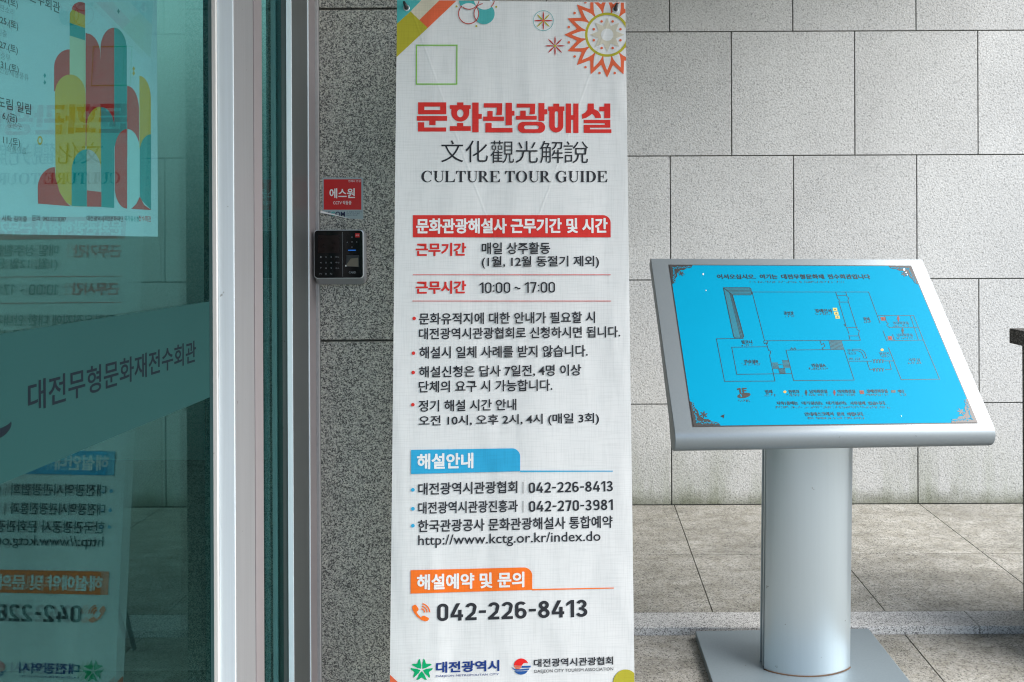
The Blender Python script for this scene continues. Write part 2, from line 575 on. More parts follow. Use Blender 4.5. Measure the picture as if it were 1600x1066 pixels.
def figure_shape(ch, t):
    h = t / 2
    bx = lambda x0, y0, x1, y1: ([(x0, y0), (x1, y0), (x1, y1), (x0, y1)], None)
    el = lambda cx, cy, rx, ry: (ell(cx, cy, rx, ry, n=28), ell(cx, cy, rx - t, ry - t, n=28))
    if ch == '0': return [(rrect(0, 0, .54, 1, .26), rrect(t, t, .54 - t, 1 - t, max(.26 - t, .02)))], .54
    if ch == '1': return [([(.21, 0), (.21 + t, 0), (.21 + t, 1), (.21, 1), (.0, .83), (.0, .83 - t * 1.1), (.21, .97 - t)], None)], .21 + t
    if ch == '2': return [(stroke(ell(.27, .735, .27 - h, .265 - h, 172, 0, 16) + [(.54 - h - .02, .64), (.40, .44), (.02 + h, t * .75)], t), None), bx(0, 0, .54, t)], .54
    if ch == '3': return [(stroke(ell(.25, .745, .25 - h, .255 - h, 165, -85, 18), t), None), (stroke(ell(.25, .27, .285 - h, .27 - h, 85, -165, 18), t), None), bx(.13, .49 - h * .9, .27, .49 + h * .9)], .54
    if ch == '4': return [bx(.36, 0, .36 + t, .62), ([(.27, 1), (.27 + t * 1.15, 1), (t * 1.05, .19 + t), (t * .2, .19 + t), (0, .19 + t)], None), bx(0, .19, .60, .19 + t)], .60
    if ch == '6': return [el(.28, .31, .28, .31), (stroke([(h, .31), (h, .70)] + ell(.28, .73, .28 - h, .27 - h, 180, 30, 14), t), None)], .56
    if ch == '9': return [([(.56 - a, 1 - b) for a, b in q], [(.56 - a, 1 - b) for a, b in hh] if hh else None) for q, hh in figure_shape('6', t)[0]], .56
    if ch == '7': return [bx(0, 1 - t, .52, 1), ([(.52, 1 - t), (.52 - t * 1.1, 1 - t), (.14, 0), (.14 + t * 1.1, 0)], None)], .52
    if ch == '8': return [el(.28, .745, .245, .255), el(.28, .28, .28, .28)], .56
    if ch == '-': return [bx(0, .40, .34, .40 + t * .92)], .34
    if ch == ':': return [bx(0, .12, t, .12 + t), bx(0, .62, t, .62 + t)], t
    if ch == '~': return [(stroke([(.45 * i / 16, .45 + .07 * math.sin(2 * math.pi * i / 16)) for i in range(17)], t * .95), None)], .45
    return [], .2


class Print:
    """flat artwork on a plane; z(x,y) gives photo zoom coordinates -> pixel"""
    def __init__(s, plane, zoom=(1, 0, 0), clip=None):
        s.pl, s.zm, s.clip = plane, zoom, clip
        s.V, s.F, s.mi, s.mats = [], [], [], []

    def zoom(s, k, ox, oy):
        s.zm = (k, ox, oy)

    def L(s, x, y):
        k, ox, oy = s.zm
        return s.pl.at(x / k + ox, y / k + oy)

    def _m(s, mat):
        if mat not in s.mats: s.mats.append(mat)
        return s.mats.index(mat)

    def raw(s, poly, mat, w=0.0005, holes=()):
        """polygon in plane metres"""
        if s.clip and not holes: poly = clip_poly(poly, s.clip)
        if len(poly) < 3: return
        loops = [poly] + list(holes)
        flat = [p for l in loops for p in l]
        base = len(s.V)
        s.V += [(p[0], p[1], w) for p in flat]
        for t in tessellate_polygon([[Vector((p[0], p[1], 0)) for p in l] for l in loops]):
            a, b, c = (flat[i] for i in t)
            ar = (b[0] - a[0]) * (c[1] - a[1]) - (b[1] - a[1]) * (c[0] - a[0])
            if abs(ar) < 1e-12: continue
            s.F.append(tuple(base + i for i in (t if ar > 0 else t[::-1])))
            s.mi.append(s._m(mat))

    def poly(s, pts, mat, w=0.0005, holes=()):
        s.raw([s.L(*p) for p in pts], mat, w, [[s.L(*p) for p in h] for h in holes])

    def rect(s, x0, y0, x1, y1, mat, w=0.0005):
        s.poly([(x0, y0), (x1, y0), (x1, y1), (x0, y1)], mat, w)

    def ring(s, cx, cy, r, th, mat, w=0.0005, a0=0, a1=360):
        n = max(10, int(abs(a1 - a0) / 8))
        o = ell(cx, cy, r, r, a0, a1, n); i = ell(cx, cy, r - th, r - th, a0, a1, n)
        full = abs(a1 - a0) >= 360
        for k in range(n):
            j = (k + 1) % n if full else k + 1
            s.poly([o[k], o[j], i[j], i[k]], mat, w)

    def line(s, pts, th, mat, w=0.0005):
        """polyline of constant width th (metres) through zoom points"""
        P = [Vector((*s.L(*p), 0)) for p in pts]
        for a, b in zip(P, P[1:]):
            d = (b - a)
            if d.length < 1e-6: continue
            d.normalize()
            n = Vector((-d.y, d.x, 0)) * th / 2
            a2, b2 = a - d * th / 2, b + d * th / 2
            s.raw([tuple((a2 + n)[:2]), tuple((b2 + n)[:2]), tuple((b2 - n)[:2]), tuple((a2 - n)[:2])], mat, w + rnd.random() * 0.00006)

    def text(s, body, x0, yt, yb, x1, mat, bold=0.0, w=0.0006):
        """lettering whose outline box starts at zoom (x0, yt..yb) and ends at x1"""
        vs, fs, (a, b, c, d) = glyphs(body, min(bold, 0.017))
        u0, v1 = s.L(x0, yt); _, v0 = s.L(x0, yb); u1, _ = s.L(x1, (yt + yb) / 2)
        if bold > 0.017:
            return s.over(body, bold, (u0, u1, v0, v1), mat, w)
        s.put(vs, fs, (a, b, c, d), u0, u1, v0, v1, mat, w)

    def put(s, vs, fs, bb, u0, u1, v0, v1, mat, w):
        a, b, c, d = bb
        base = len(s.V)
        s.V += [(u0 + (x - a) / (b - a) * (u1 - u0), v0 + (y - c) / (d - c) * (v1 - v0), w) for x, y in vs]
        for f in fs:
            s.F.append(tuple(base + i for i in f)); s.mi.append(s._m(mat))

    def over(s, body, bold, bb_to, mat, w):
        """heavy weight: the same line printed several times, shifted by a hair"""
        u0, u1, v0, v1 = bb_to
        vs, fs, bb = glyphs(body, 0.010)
        k = (v1 - v0) / (bb[3] - bb[2])
        d = (bold - 0.010) * k
        for i, (a, b) in enumerate(((0, 0), (1, 0), (-1, 0), (0, 1), (0, -1), (.7, .7), (-.7, .7), (.7, -.7), (-.7, -.7))):
            s.put(vs, fs, bb, u0 + d + a * d, u1 - d + a * d, v0 + d * .8 + b * d * .8, v1 - d * .8 + b * d * .8, mat, w + i * 0.00003)

    def sized(s, body, u, v, h, mat, bold=0.0, w=0.0006, align='L', squeeze=1.0):
        """lettering of height h (metres) at plane point u, v (baseline)"""
        vs, fs, bb = glyphs(body, min(bold, 0.017))
        k = h / 0.88
        wd = (bb[1] - bb[0]) * k * squeeze
        u0 = u if align == 'L' else u - wd
        s.put(vs, fs, bb, u0, u0 + wd, v + bb[2] * k, v + bb[3] * k, mat, w)

    def digits(s, body, x0, yt, yb, x1, mat, t=0.14, w=0.0006):
        """figures drawn as even rounded strokes of weight t (share of the height)"""
        items, x = [], 0.0
        for ch in body:
            if ch == ' ':
                x += .26; continue
            pl, adv = figure_shape(ch, t)
            items += [(x, q, h) for q, h in pl]
            x += adv + .11
        xe = max(gx + max(a for a, b in q) for gx, q, h in items)
        xs = min(gx + min(a for a, b in q) for gx, q, h in items)
        u0, v1 = s.L(x0, yt); _, v0 = s.L(x0, yb); u1, _ = s.L(x1, (yt + yb) / 2)
        k, ky = (u1 - u0) / (xe - xs), v1 - v0
        tr = lambda gx, q: [(u0 + (gx + a - xs) * k, v0 + b * ky) for a, b in q]
        for i, (gx, q, h) in enumerate(items):
            s.raw(tr(gx, q), mat, w + (i % 4) * 0.00003, [tr(gx, h)] if h else ())

    def build(s, name, parent):
        me = bpy.data.meshes.new(name)
        me.from_pydata(s.V, [], s.F)
        for i, p in enumerate(me.polygons): p.material_index = s.mi[i]
        me.update()
        return link(name, me, parent=parent, mats=s.mats)


# ================================================================== THE SETTING
def tiles(xs, ys, zt, th, gap):
    return [(xs[i] + gap / 2, xs[i + 1] - gap / 2, ys[j] + gap / 2, ys[j + 1] - gap / 2, zt - th, zt) for i in range(len(xs) - 1) for j in range(len(ys) - 1)]


# ground: one sheet to the horizon, then the paving near the entrance laid on it
boxes('ground', [(-900, 900, -900, 900, -0.30, -0.020)], 'ground').__setitem__('kind', 'structure')
xs_ = [0.470 + 0.6 * k for k in range(-2, 13)]
pv = boxes('pavement', tiles(xs_, [2.541 - 0.60 * k for k in range(12, -1, -1)], 0.0, 0.016, 0.004), 'ground', bevel=0.0012)
tag(pv, kind='structure')
tag(boxes('paving_bed', [(-0.74, 7.7, -4.7, 2.535, -0.019, -0.007)], 'joint_floor'), kind='structure')
# raised plinth with its kerb
PZ = 0.023
xs2 = [0.452 + 0.598 * k for k in range(-2, 8)]
tag(boxes('raised_paving', tiles(xs2, [2.649, 3.139, 3.735], PZ, 0.018, 0.0035), 'floor', bevel=0.001), kind='structure')
tag(boxes('raised_paving_bed', [(-0.76, 4.62, 2.60, 3.735, -0.015, PZ - 0.006)], 'joint_floor'), kind='structure')
kx = [-0.75, 0.12, 1.32, 2.52, 3.72, 4.62]
tag(boxes('kerb', [(kx[i] + .001, kx[i + 1] - .001, 2.541, 2.646, -0.006, PZ + 0.002) for i in range(5)], 'kerb', bevel=0.003), kind='structure')

# far wall: courses of square slabs on a dark backing
WY = 3.74
zc = [PZ, 0.514, 1.121, 1.727, 2.334, 2.941, 3.3]
lst = []
for r in range(6):
    off = 0.440 if r % 2 == 0 else 0.741
    k = off - 0.602 * 2
    while k < 4.4:
        g = 0.0055
        x0, x1 = k + g / 2, k + 0.602 - g / 2
        if x1 > -0.43:
            lst.append((max(x0, -0.43), x1, WY, WY + 0.03, zc[r] + (g / 2 if r else 0.001), zc[r + 1] - g / 2))
        k += 0.602
wall = tag(empty('stone_wall', 'pale grey bush hammered granite wall of large square slabs behind the banner', 'wall', loc=(1.5, WY, 0)), )
for nm, l, m_, bv in (('stone_cladding', lst, 'wall', 0.0015), ('backing', [(-0.43, 4.5, WY + 0.012, WY + 0.25, 0, 3.3)], 'joint', 0)):
    o = boxes(nm, l, m_, wall, bevel=bv)
    o.location = (-1.5, -WY, 0)

# dark speckled granite pier beside the door
PY = 2.25
pier = empty('granite_pier', 'dark speckled polished granite pier between the door frame and the banner', 'pier', loc=(-0.6, PY, 0))
l = [(-0.766, -0.43, PY, PY + 0.03, a, b) for a, b in ((0.0, 1.015), (1.021, 1.991), (1.997, 3.0))]
o = boxes('stone_cladding', l, 'pier', pier, bevel=0.0015); o.location = (0.6, -PY, 0)
o = boxes('core', [(-0.80, -0.434, PY + 0.02, WY - 0.002, 0, 3.0)], 'joint', pier); o.location = (0.6, -PY, 0)

# dark stone post at the right edge of the picture
post = empty('stone_post', 'dark granite post with an overhanging square cap at the right edge', 'post', loc=(1.75, 2.47, 0))
o = boxes('shaft', [(1.5262, 1.98, 2.26, 2.65, 0.0, 0.945)], 'post', post, bevel=0.004); o.location = (-1.75, -2.47, 0)
o = boxes('cap', [(1.499, 2.01, 2.23, 2.68, 0.9455, 0.998)], 'post', post, bevel=0.004); o.location = (-1.75, -2.47, 0)

# canopy over the entrance (above the frame) and the building on the left
can = empty('entrance_canopy', 'white soffit of the entrance canopy overhead', 'canopy', loc=(0, 1.5, 3.0))
o = boxes('soffit', [(-0.82, 2.45, -1.2, WY + .3, 3.302, 3.45)], 'ceiling', can); o.location = (0, -1.5, -3.0)

GX = -0.795        # plane of the glass
lob = empty('lobby_building', 'dim entrance lobby behind the green glass door', 'building', loc=(-2.8, 1.5, 0))
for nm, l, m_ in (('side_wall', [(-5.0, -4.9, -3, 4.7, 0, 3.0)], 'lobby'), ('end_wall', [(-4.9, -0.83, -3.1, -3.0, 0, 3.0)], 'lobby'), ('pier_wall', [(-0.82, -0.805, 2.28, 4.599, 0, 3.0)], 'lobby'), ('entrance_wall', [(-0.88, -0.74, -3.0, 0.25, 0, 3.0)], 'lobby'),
                  ('ceiling', [(-5.0, -0.74, -3.1, 3.5, 3.001, 3.3), (-5.0, -0.74, 4.55, 4.7, 3.001, 3.3)], 'ceiling'),  # gap between the two slabs added to light the top of the rear wall
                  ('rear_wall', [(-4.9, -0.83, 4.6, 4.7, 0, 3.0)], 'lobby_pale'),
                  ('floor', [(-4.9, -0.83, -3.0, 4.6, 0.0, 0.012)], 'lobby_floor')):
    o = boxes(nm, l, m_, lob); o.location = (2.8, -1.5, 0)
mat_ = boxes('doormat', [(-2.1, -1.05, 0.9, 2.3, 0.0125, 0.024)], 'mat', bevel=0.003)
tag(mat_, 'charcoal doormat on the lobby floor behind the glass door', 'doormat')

# ================================================================== SLIDING DOOR AND SIDE WINDOW
door = empty('sliding_door', 'frameless sliding door leaf of green tinted glass carrying the frosted name band', 'door', loc=(GX, 1.0, 0))


def part(nm, l, m_, par, bevel=0.0, mats=None):
    o = boxes(nm, l, m_, par, bevel=bevel, mats=mats)
    o.matrix_parent_inverse = par.matrix_world.inverted()
    return o


bpy.context.view_layer.update()
part('glass_pane', [(GX - 0.010, GX, 0.30, 1.638, 0.09, 2.42)], 'glass', door)
part('edge_seal', [(GX - 0.011, GX + 0.001, 1.6382, 1.652, 0.09, 2.42)], 'seal', door, 0.0006)  # added dark strip for the second glass surface showing at the pane's edge
part('bottom_rail', [(GX - 0.03, GX + 0.004, 0.30, 1.652, 0.02, 0.0898)], 'alu_grey', door, 0.001)
part('top_rail', [(GX - 0.03, GX + 0.004, 0.30, 1.652, 2.4202, 2.5)], 'alu_grey', door, 0.001)

win = empty('side_window', 'narrow fixed pane of green glass between a pale stile and the jamb beside the granite', 'window', loc=(GX, 1.9, 0))
bpy.context.view_layer.update()
FX = -0.797
part('stile', [(FX - 0.056, FX, 1.764, 1.868, 0.02, 2.7)], 'alu_grey', win, 0.0008)
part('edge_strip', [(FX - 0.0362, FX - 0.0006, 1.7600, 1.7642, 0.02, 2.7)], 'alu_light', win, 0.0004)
part('edge_trim', [(FX - 0.056, FX - 0.0372, 1.754, 1.7640, 0.02, 2.7)], 'alu_white', win, 0.0008)
part('cover_strip', [(FX - 0.056, FX + 0.0016, 1.870, 1.916, 0.02, 2.7)], 'alu_mauve', win, 0.0008)
part('glass_pane', [(GX - 0.018, GX - 0.008, 1.9165, 2.060, 0.02, 2.7)], 'glass', win)
part('jamb', [(GX - 0.05, -0.7760, 2.062, 2.181, 0.0, 2.7)], 'alu_dark', win, 0.0008)
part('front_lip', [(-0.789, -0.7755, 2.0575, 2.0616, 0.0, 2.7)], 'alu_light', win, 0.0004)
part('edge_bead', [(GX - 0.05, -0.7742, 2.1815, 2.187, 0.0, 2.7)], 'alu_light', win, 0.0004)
part('cover_strip', [(GX - 0.05, -0.7758, 2.1875, 2.243, 0.0, 2.7)], 'alu_mauve', win, 0.0008)
part('sealant', [(GX - 0.05, -0.7668, 2.2435, 2.256, 0.0, 2.7)], 'sealant', win, 0.002)

GP = Plane((GX, 0, EYE.z), (0, 1, 0), (0, 0, 1))

# frosted band with the name of the hall, on the outer face of the glass
bd = Print(GP)
bd.raw([(0.45, -0.325), (1.6375, -0.325), (1.6375, -0.120), (0.45, -0.120)], 'film', 0.0006)
band = bd.build('frosted_band', door)
tx = Print(GP)
tx.put(*glyphs('대전무형문화재전수회관', 0.012), 1.099, 1.579, -0.240, -0.195, 'film_text', 0.0010)
band_t = tx.build('lettering', band)
em = Print(GP)
em.raw(ell(1.030, -0.224, 0.016, 0.010, 20, 200, 16) + ell(1.030, -0.228, 0.012, 0.004, 200, 20, 16), 'film_red', 0.0010)
em.raw(ell(1.042, -0.246, 0.025, 0.016, 200, 355, 16) + ell(1.040, -0.243, 0.026, 0.006, 355, 200, 16), 'film_text', 0.0010)
band_e = em.build('emblem', band)
mi = GP.matrix()
for o in (band,):
    o.matrix_parent_inverse = door.matrix_world.inverted()
    o.matrix_basis = mi

# poster stuck on the inner face of the glass
GI = Plane((GX - 0.0108, 0, EYE.z), (0, 1, 0), (0, 0, 1))
poster = empty('poster', 'festival poster of rounded colour arches stuck inside the glass door', 'poster', matrix=GI.matrix())
pp = Print(GI)
pr = GI.at(246, 200)[0]
pp.raw([(0.62, 0.017), (pr, 0.017), (pr, 0.76), (0.62, 0.76)], 'p_paper', 0.0)
sheet = pp.build('paper', poster)
pa = Print(GI, (2.805, 0, 0))
w0 = 0.00008


def arc(cx, cy, rx, ry, a0, a1, n=14):
    """zoom-space arc, angles with y up"""
    return [(cx + rx * math.cos(R(a0 + (a1 - a0) * i / n)), cy - ry * math.sin(R(a0 + (a1 - a0) * i / n))) for i in range(n + 1)]


pa.poly([(305, 156), (374, 178), (375, 480), (305, 480)], 'p_pale', w0)
pa.poly([(305, 100), (373, 124), (373, 178), (305, 156)], 'p_teal', w0)
pa.poly([(306, 58), (316, 42), (373, 68), (373, 124), (305, 100)], 'p_yellow', w0)
pa.poly([(316, 42)] + arc(352, 45, 38, 36, 165, 58) + [(373, 68)], 'p_red', w0)
pa.poly([(237, 400)] + arc(303, 295, 66, 78, 180, 90) + [(305, 217), (305, 420)], 'p_red', w0)
pa.poly([(375, 145)] + arc(378, 245, 62, 98, 85, 0) + [(441, 265)] + arc(498, 215, 58, 93, 180, 90) + [(500, 122), (500, 640), (375, 640)], 'p_red', w0 * 2)
pa.poly([(500, 640), (500, 122)] + arc(500, 222, 56, 100, 90, 0) + [(556, 640)], 'p_teal', w0)
pa.poly(arc(557, 482, 52, 105, 90, 0) + [(609, 690), (557, 690)], 'p_red', w0)
pa.poly(arc(611, 435, 50, 102, 90, 0) + [(661, 650), (611, 650)], 'p_yellow', w0)
pa.poly(arc(662, 665, 50, 76, 180, 90) + [(662, 921), (612, 870)], 'p_teal', w0 * 3)
pa.poly(arc(307, 412, 67, 85, 180, 0) + [(375, 906), (318, 905), (290, 888), (262, 845), (243, 780)], 'p_yellow', w0 * 3)
pa.poly(arc(240, 825, 75, 92, 180, 90) + [(243, 780), (262, 845), (290, 888), (312, 905), (166, 893)], 'p_red', w0 * 2)
pa.poly(arc(440, 560, 62, 92, 180, 90) + [(442, 750), (378, 750)], 'p_yellow', w0 * 4)
pa.poly(arc(442, 560, 58, 90, 90, 0) + [(500, 912), (443, 908), (442, 720)], 'p_teal', w0 * 4)
pa.poly(arc(379, 750, 66, 95, 180, 90) + [(379, 906), (313, 903)], 'p_teal', w0 * 5)
pa.poly(arc(380, 750, 62, 95, 90, 0) + [(443, 907), (380, 906)], 'p_pink', w0 * 5)
pa.poly([(380, 835), (443, 842), (443, 907), (380, 906)], 'p_red', w0 * 6)
pa.poly(arc(556, 660, 54, 94, 90, 180) + [(503, 820)] + arc(556, 820, 54, 95, 180, 270), 'p_red', w0 * 6)
pa.poly(arc(557, 660, 54, 94, 90, 0) + [(611, 830)] + arc(557, 830, 54, 86, 0, -90), 'p_ice', w0 * 6)
pa.poly([(574, 916), (596, 895), (612, 862), (630, 898), (662, 921)], 'p_red', w0 * 6)
for x, y, m_ in ((196, 332, 'p_teal'), (196, 362, 'p_teal'), (519, 50, 'p_teal'), (586, 302, 'p_yellow'), (586, 322, 'p_yellow')):
    pa.poly([(x, y - 12), (x + 6, y), (x, y + 11), (x - 6, y)], m_, w0)
pa.poly(ell(175, 616, 12, 20, n=12), 'p_yellow', w0, holes=[ell(175, 616, 6, 11, n=12)])
pa.build('arch_artwork', poster)
pt = Print(GI, (2.805, 0, 0))


def rt(body, x, y, h, m_, bold):
    u, v = pt.L(x, y)
    pt.sized(body, u, v, h, m_, bold, 0.0001, 'R')


rt('대전무형문화재전수회관', 263, 58, 0.0165, 'p_ink', 0.017)
pt.build('title_lettering', poster)
pt = Print(GI, (2.805, 0, 0))
for i_, (body, x, y, sub, sx) in enumerate((('4. 26.(토)', 78, 35, '판소리', 62), ('5. 25.(토)', 80, 130, '입춤', 30), ('5. 27.(토)', 78, 235, '승무', 45), ('5. 31.(토)', 82, 320, '대전향제줄풍류', 125),
                            ('6. 6.(금)', 75, 535, '앉은굿', 95), ('6. 11.(토)', 88, 640, '살풀이춤', 115))):
    if i_ == 4:
        rt('판도림 일림', 136, 500, 0.0150, 'p_ink', 0.017)
        pt.build('schedule_lettering', poster)
        pt = Print(GI, (2.805, 0, 0))
    rt(body, x, y, 0.0112, 'p_ink', 0.017)
    pt.build('schedule_lettering', poster)
    pt = Print(GI, (2.805, 0, 0))
    rt(sub, sx, y + 34, 0.0092, 'p_grey', 0.0)
    pt.build('schedule_lettering', poster)
    pt = Print(GI, (2.805, 0, 0))
rt('사회: 김이중', 118, 972, 0.0085, 'p_ink', 0.02)
rt('문의: 042.632.8387', 290, 972, 0.0085, 'p_ink', 0.02)
pt.build('footer_lettering', poster)
pt = Print(GI, (2.805, 0, 0))
rt('대전광역시', 455, 970, 0.009, 'p_ink', 0.02)
rt('대전문화재단', 540, 970, 0.009, 'p_ink', 0.02)
rt('국가유산청', 610, 970, 0.009, 'p_teal', 0.02)
rt('전수회관', 662, 970, 0.010, 'p_red', 0.02)
pt.build('footer_lettering', poster)

# ================================================================== BANNER STAND AND BANNER
yaw, tilt = R(3.003), R(-4.470)
Mb = Matrix.Rotation(yaw, 3, 'Z') @ Matrix.Rotation(tilt, 3, 'X')
BP = Plane(Vector((-0.17729, 2.01620, 0.64221)) + Vector((0, 0, EYE.z)), Mb @ Vector((1, 0, 0)), Mb @ Vector((0, 0, 1)))
BW, BH = 0.600, 1.78
banner = empty('banner', 'tall white printed cloth banner with a red Korean title hung on its stand', 'banner', matrix=BP.matrix())
# cloth, very slightly slack
bm = bmesh.new()
nx, nz = 24, 60


def sag(u, v):
    t = -v / BH
    a = 0.0022 * math.sin(3 * math.pi * (u / BW + .5)) * math.sin(math.pi * min(1, t * 1.2)) + 0.0015 * math.sin(9 * t + 4 * u)
    return a * 0.35


grid = []
for j in range(nz + 1):
    row = []
    for i in range(nx + 1):
        u = -BW / 2 + BW * i / nx
        v = -BH * j / nz
        if j == 0: v -= 0.0035 * (1 - (2 * i / nx - 1) ** 2) * 0.6
        row.append(bm.verts.new((u, v, sag(u, v) - 0.0012)))
    grid.append(row)
for j in range(nz):
    for i in range(nx):
        bm.faces.new((grid[j + 1][i], grid[j + 1][i + 1], grid[j][i + 1], grid[j][i])).smooth = True
me = bpy.data.meshes.new('cloth')
bm.to_mesh(me); bm.free()
cloth = link('cloth', me, 'cloth', banner)
CLIP = [(-BW / 2 + .0005, -BH + .001), (BW / 2 - .0005, -BH + .001), (BW / 2 - .0005, -0.003), (-BW / 2 + .0005, -0.003)]

# --- corner ribbon, circles, stars, flower
p = Print(BP, (7.616, 610, 0), CLIP)
p.poly([(60, -40), (400, -40), (370, 2), (240, 138), (60, 300)], 'teal')
p.poly([(400, -40), (640, -50), (345, 240), (240, 138), (372, 0)], 'beige')
p.poly([(640, -50), (860, -60), (445, 335), (345, 240)], 'orange')
p.poly([(240, 138), (445, 335), (50, 703), (60, 300)], 'olive')
p.build('corner_ribbon', banner)
p = Print(BP, (7.616, 610, 0), CLIP)
C = dict(tl=(937, -8), tr=(1120, -10), bl=(931, 165), br=(1116, 165))
r_ = 125
for k in ('tl', 'br'):
    p.poly(ell(*C[k], r_), 'teal', 0.0004)
    for q in ('tr', 'bl'):
        a = ell(*C[k], r_ + 2); b = ell(*C[q], r_ + 1)
        p.poly(clip_poly(a, b), 'cloth', 0.0006)
p.ring(*C['bl'], r_, 10, 'maroon', 0.0008, -40, 228)
p.ring(*C['tr'], r_, 10, 'maroon', 0.0008, -180, 50)
p.ring(*C['tl'], r_, 10, 'maroon', 0.0008, -20, 130)
p.ring(*C['br'], r_, 10, 'maroon', 0.0008, 135, 262)
for x, y in ((788, 78), (1260, 83), (1023, 313)):
    p.poly(ell(x, y, 12, n=14), 'olive')
p.build('circle_ornament', banner)


def petal(p, cx, cy, a, r0, r1, hw, mat, w):
    c, s_ = math.cos(a), math.sin(a)
    pts = []
    for t, k in ((0, .25), (.25, .8), (.5, 1), (.75, .8), (1, .12)):
        pts.append((r0 + (r1 - r0) * t, hw * k))
    pts += [(x, -y) for x, y in reversed(pts)]
    p.poly([(cx + x * c - y * s_, cy + x * s_ + y * c) for x, y in pts], mat, w)


p = Print(BP, (8.527, 820, 0), CLIP)
p.ring(247, 277, 136, 6, 'teal')
for k in range(4):
    petal(p, 247, 277, k * math.pi / 2, 6, 125, 9, 'maroon', 0.0006)
    petal(p, 247, 277, k * math.pi / 2 + math.pi / 4, 6, 118, 9, 'olive', 0.0005)
p.poly(ell(247, 277, 16, n=14), 'orange', 0.0007)
p.build('star_ornament', banner)
p = Print(BP, (8.527, 820, 0), CLIP)
for k in range(8):
    petal(p, 403, 613, k * math.pi / 4, 12, 132, 9, 'maroon', 0.0006)
p.poly(ell(403, 613, 17, n=14), 'olive', 0.0007)
p.build('star_ornament', banner)

p = Print(BP, (8.527, 820, 0), CLIP)
fx, fy = 1097, 465
outer = []
for k in range(16):
    for t in range(16):
        ph = t / 16.0
        d = abs(ph - .5) * 2            # 0 in the valley, 1 at the tip
        outer.append((fx + (412 + 158 * d ** 1.35) * math.cos(2 * math.pi * (k + ph) / 16), fy + (412 + 158 * d ** 1.35) * math.sin(2 * math.pi * (k + ph) / 16)))
for i in range(len(outer)):
    a, b = outer[i], outer[(i + 1) % len(outer)]
    n_ = math.hypot(a[0] - fx, a[1] - fy), math.hypot(b[0] - fx, b[1] - fy)
    ia = (fx + (a[0] - fx) / n_[0] * 285, fy + (a[1] - fy) / n_[0] * 285)
    ib = (fx + (b[0] - fx) / n_[1] * 285, fy + (b[1] - fy) / n_[1] * 285)
    p.poly([a, b, ib, ia], 'orange', 0.0004)
for k in range(16):
    a = 2 * math.pi * k / 16
    c, s_ = math.cos(a), math.sin(a)
    pts = [(290, 50), (340, 47), (390, 33), (430, 18), (472, 0), (430, -18), (390, -33), (340, -47), (290, -50)]
    p.poly([(fx + x * c - y * s_, fy + x * s_ + y * c) for x, y in pts], 'cloth', 0.0006)
    a += math.pi / 16
    p.poly(ell(fx + 520 * math.cos(a), fy + 520 * math.sin(a), 17, n=12), 'orange', 0.0006)
p.ring(fx, fy, 295, 33, 'olive', 0.0008)
star = []
for k in range(16):
    rr = 230 if k % 2 == 0 else 125
    star.append((fx + rr * math.cos(math.pi * k / 8), fy + rr * math.sin(math.pi * k / 8)))
p.poly(star, 'pale', 0.0004)
p.poly(ell(fx, fy, 82), 'cloth', 0.0006)
for k in range(8):
    a = math.pi / 8 + k * math.pi / 4
    p.poly(ell(fx + 192 * math.cos(a), fy + 192 * math.sin(a), 17, n=12), 'orange', 0.0006)
p.build('flower_ornament', banner)

# --- green outline square (its code is left out)
p = Print(BP, (7.616, 610, 0), CLIP)
for r_2 in ((305, 533, 800, 547), (303, 995, 797, 1009)):
    p.rect(*r_2, 'qr_green')
for x in (305, 785):
    p.poly([(x, 547), (x + 14, 547), (x + 12, 995), (x - 2, 995)], 'qr_green')
p.build('square_outline', banner)

# --- heavy red title, drawn letter by letter
p = Print(BP, (9.412, 640, 150))
for r_2 in ((125, 95, 540, 158), (125, 208, 540, 270), (125, 158, 218, 208), (450, 158, 540, 208), (107, 296, 552, 366), (290, 366, 383, 430),
            (123, 388, 216, 465), (123, 465, 538, 525),
            (698, 96, 793, 136), (592, 136, 900, 192), (698, 398, 790, 445), (592, 445, 900, 515), (922, 98, 1016, 535), (1016, 265, 1062, 338),
            (1092, 108, 1362, 172), (1145, 222, 1222, 305), (1083, 305, 1390, 368), (1413, 102, 1505, 432), (1505, 220, 1543, 290), (1115, 398, 1207, 472), (1115, 472, 1514, 538)):
    p.rect(*r_2, 'red')
p.poly([(615, 192), (878, 192)] + arc(746, 250, 132, 128, 0, -180, 24), 'red', holes=[ell(745, 257, 48, 58, n=24)])
p.poly([(1285, 172), (1362, 172), (1358, 282), (1272, 282), (1283, 230)], 'red')
p.zoom(8.889, 790, 150)
for r_2 in ((153, 108, 412, 162), (204, 206, 280, 278), (143, 278, 433, 330), (457, 100, 540, 347), (540, 186, 580, 255),
            (663, 108, 745, 147), (592, 147, 817, 210), (836, 106, 910, 515), (910, 268, 940, 333), (940, 106, 1013, 515),
            (1370, 106, 1455, 310), (1302, 150, 1370, 215), (1085, 333, 1455, 380), (1378, 380, 1455, 402), (1085, 402, 1455, 442), (1085, 442, 1172, 465), (1085, 465, 1470, 515)):
    p.rect(*r_2, 'red')
p.poly([(342, 162), (412, 162), (405, 255), (328, 255), (340, 215)], 'red')
p.poly(rrect(168, 360, 550, 514, 76), 'red', holes=[rrect(258, 410, 460, 463, 26)])
p.poly([(607, 210), (802, 210)] + arc(704, 410, 98, 98, 0, -180, 20), 'red', holes=[rrect(683, 214, 730, 443, 23)])
p.poly([(1140, 106), (1225, 106), (1228, 182), (1285, 212), (1318, 258), (1326, 308), (1245, 308), (1230, 275), (1200, 248), (1170, 275), (1120, 305), (1065, 320), (1058, 258), (1105, 232), (1135, 195)], 'red')
p.build('title_lettering', banner)

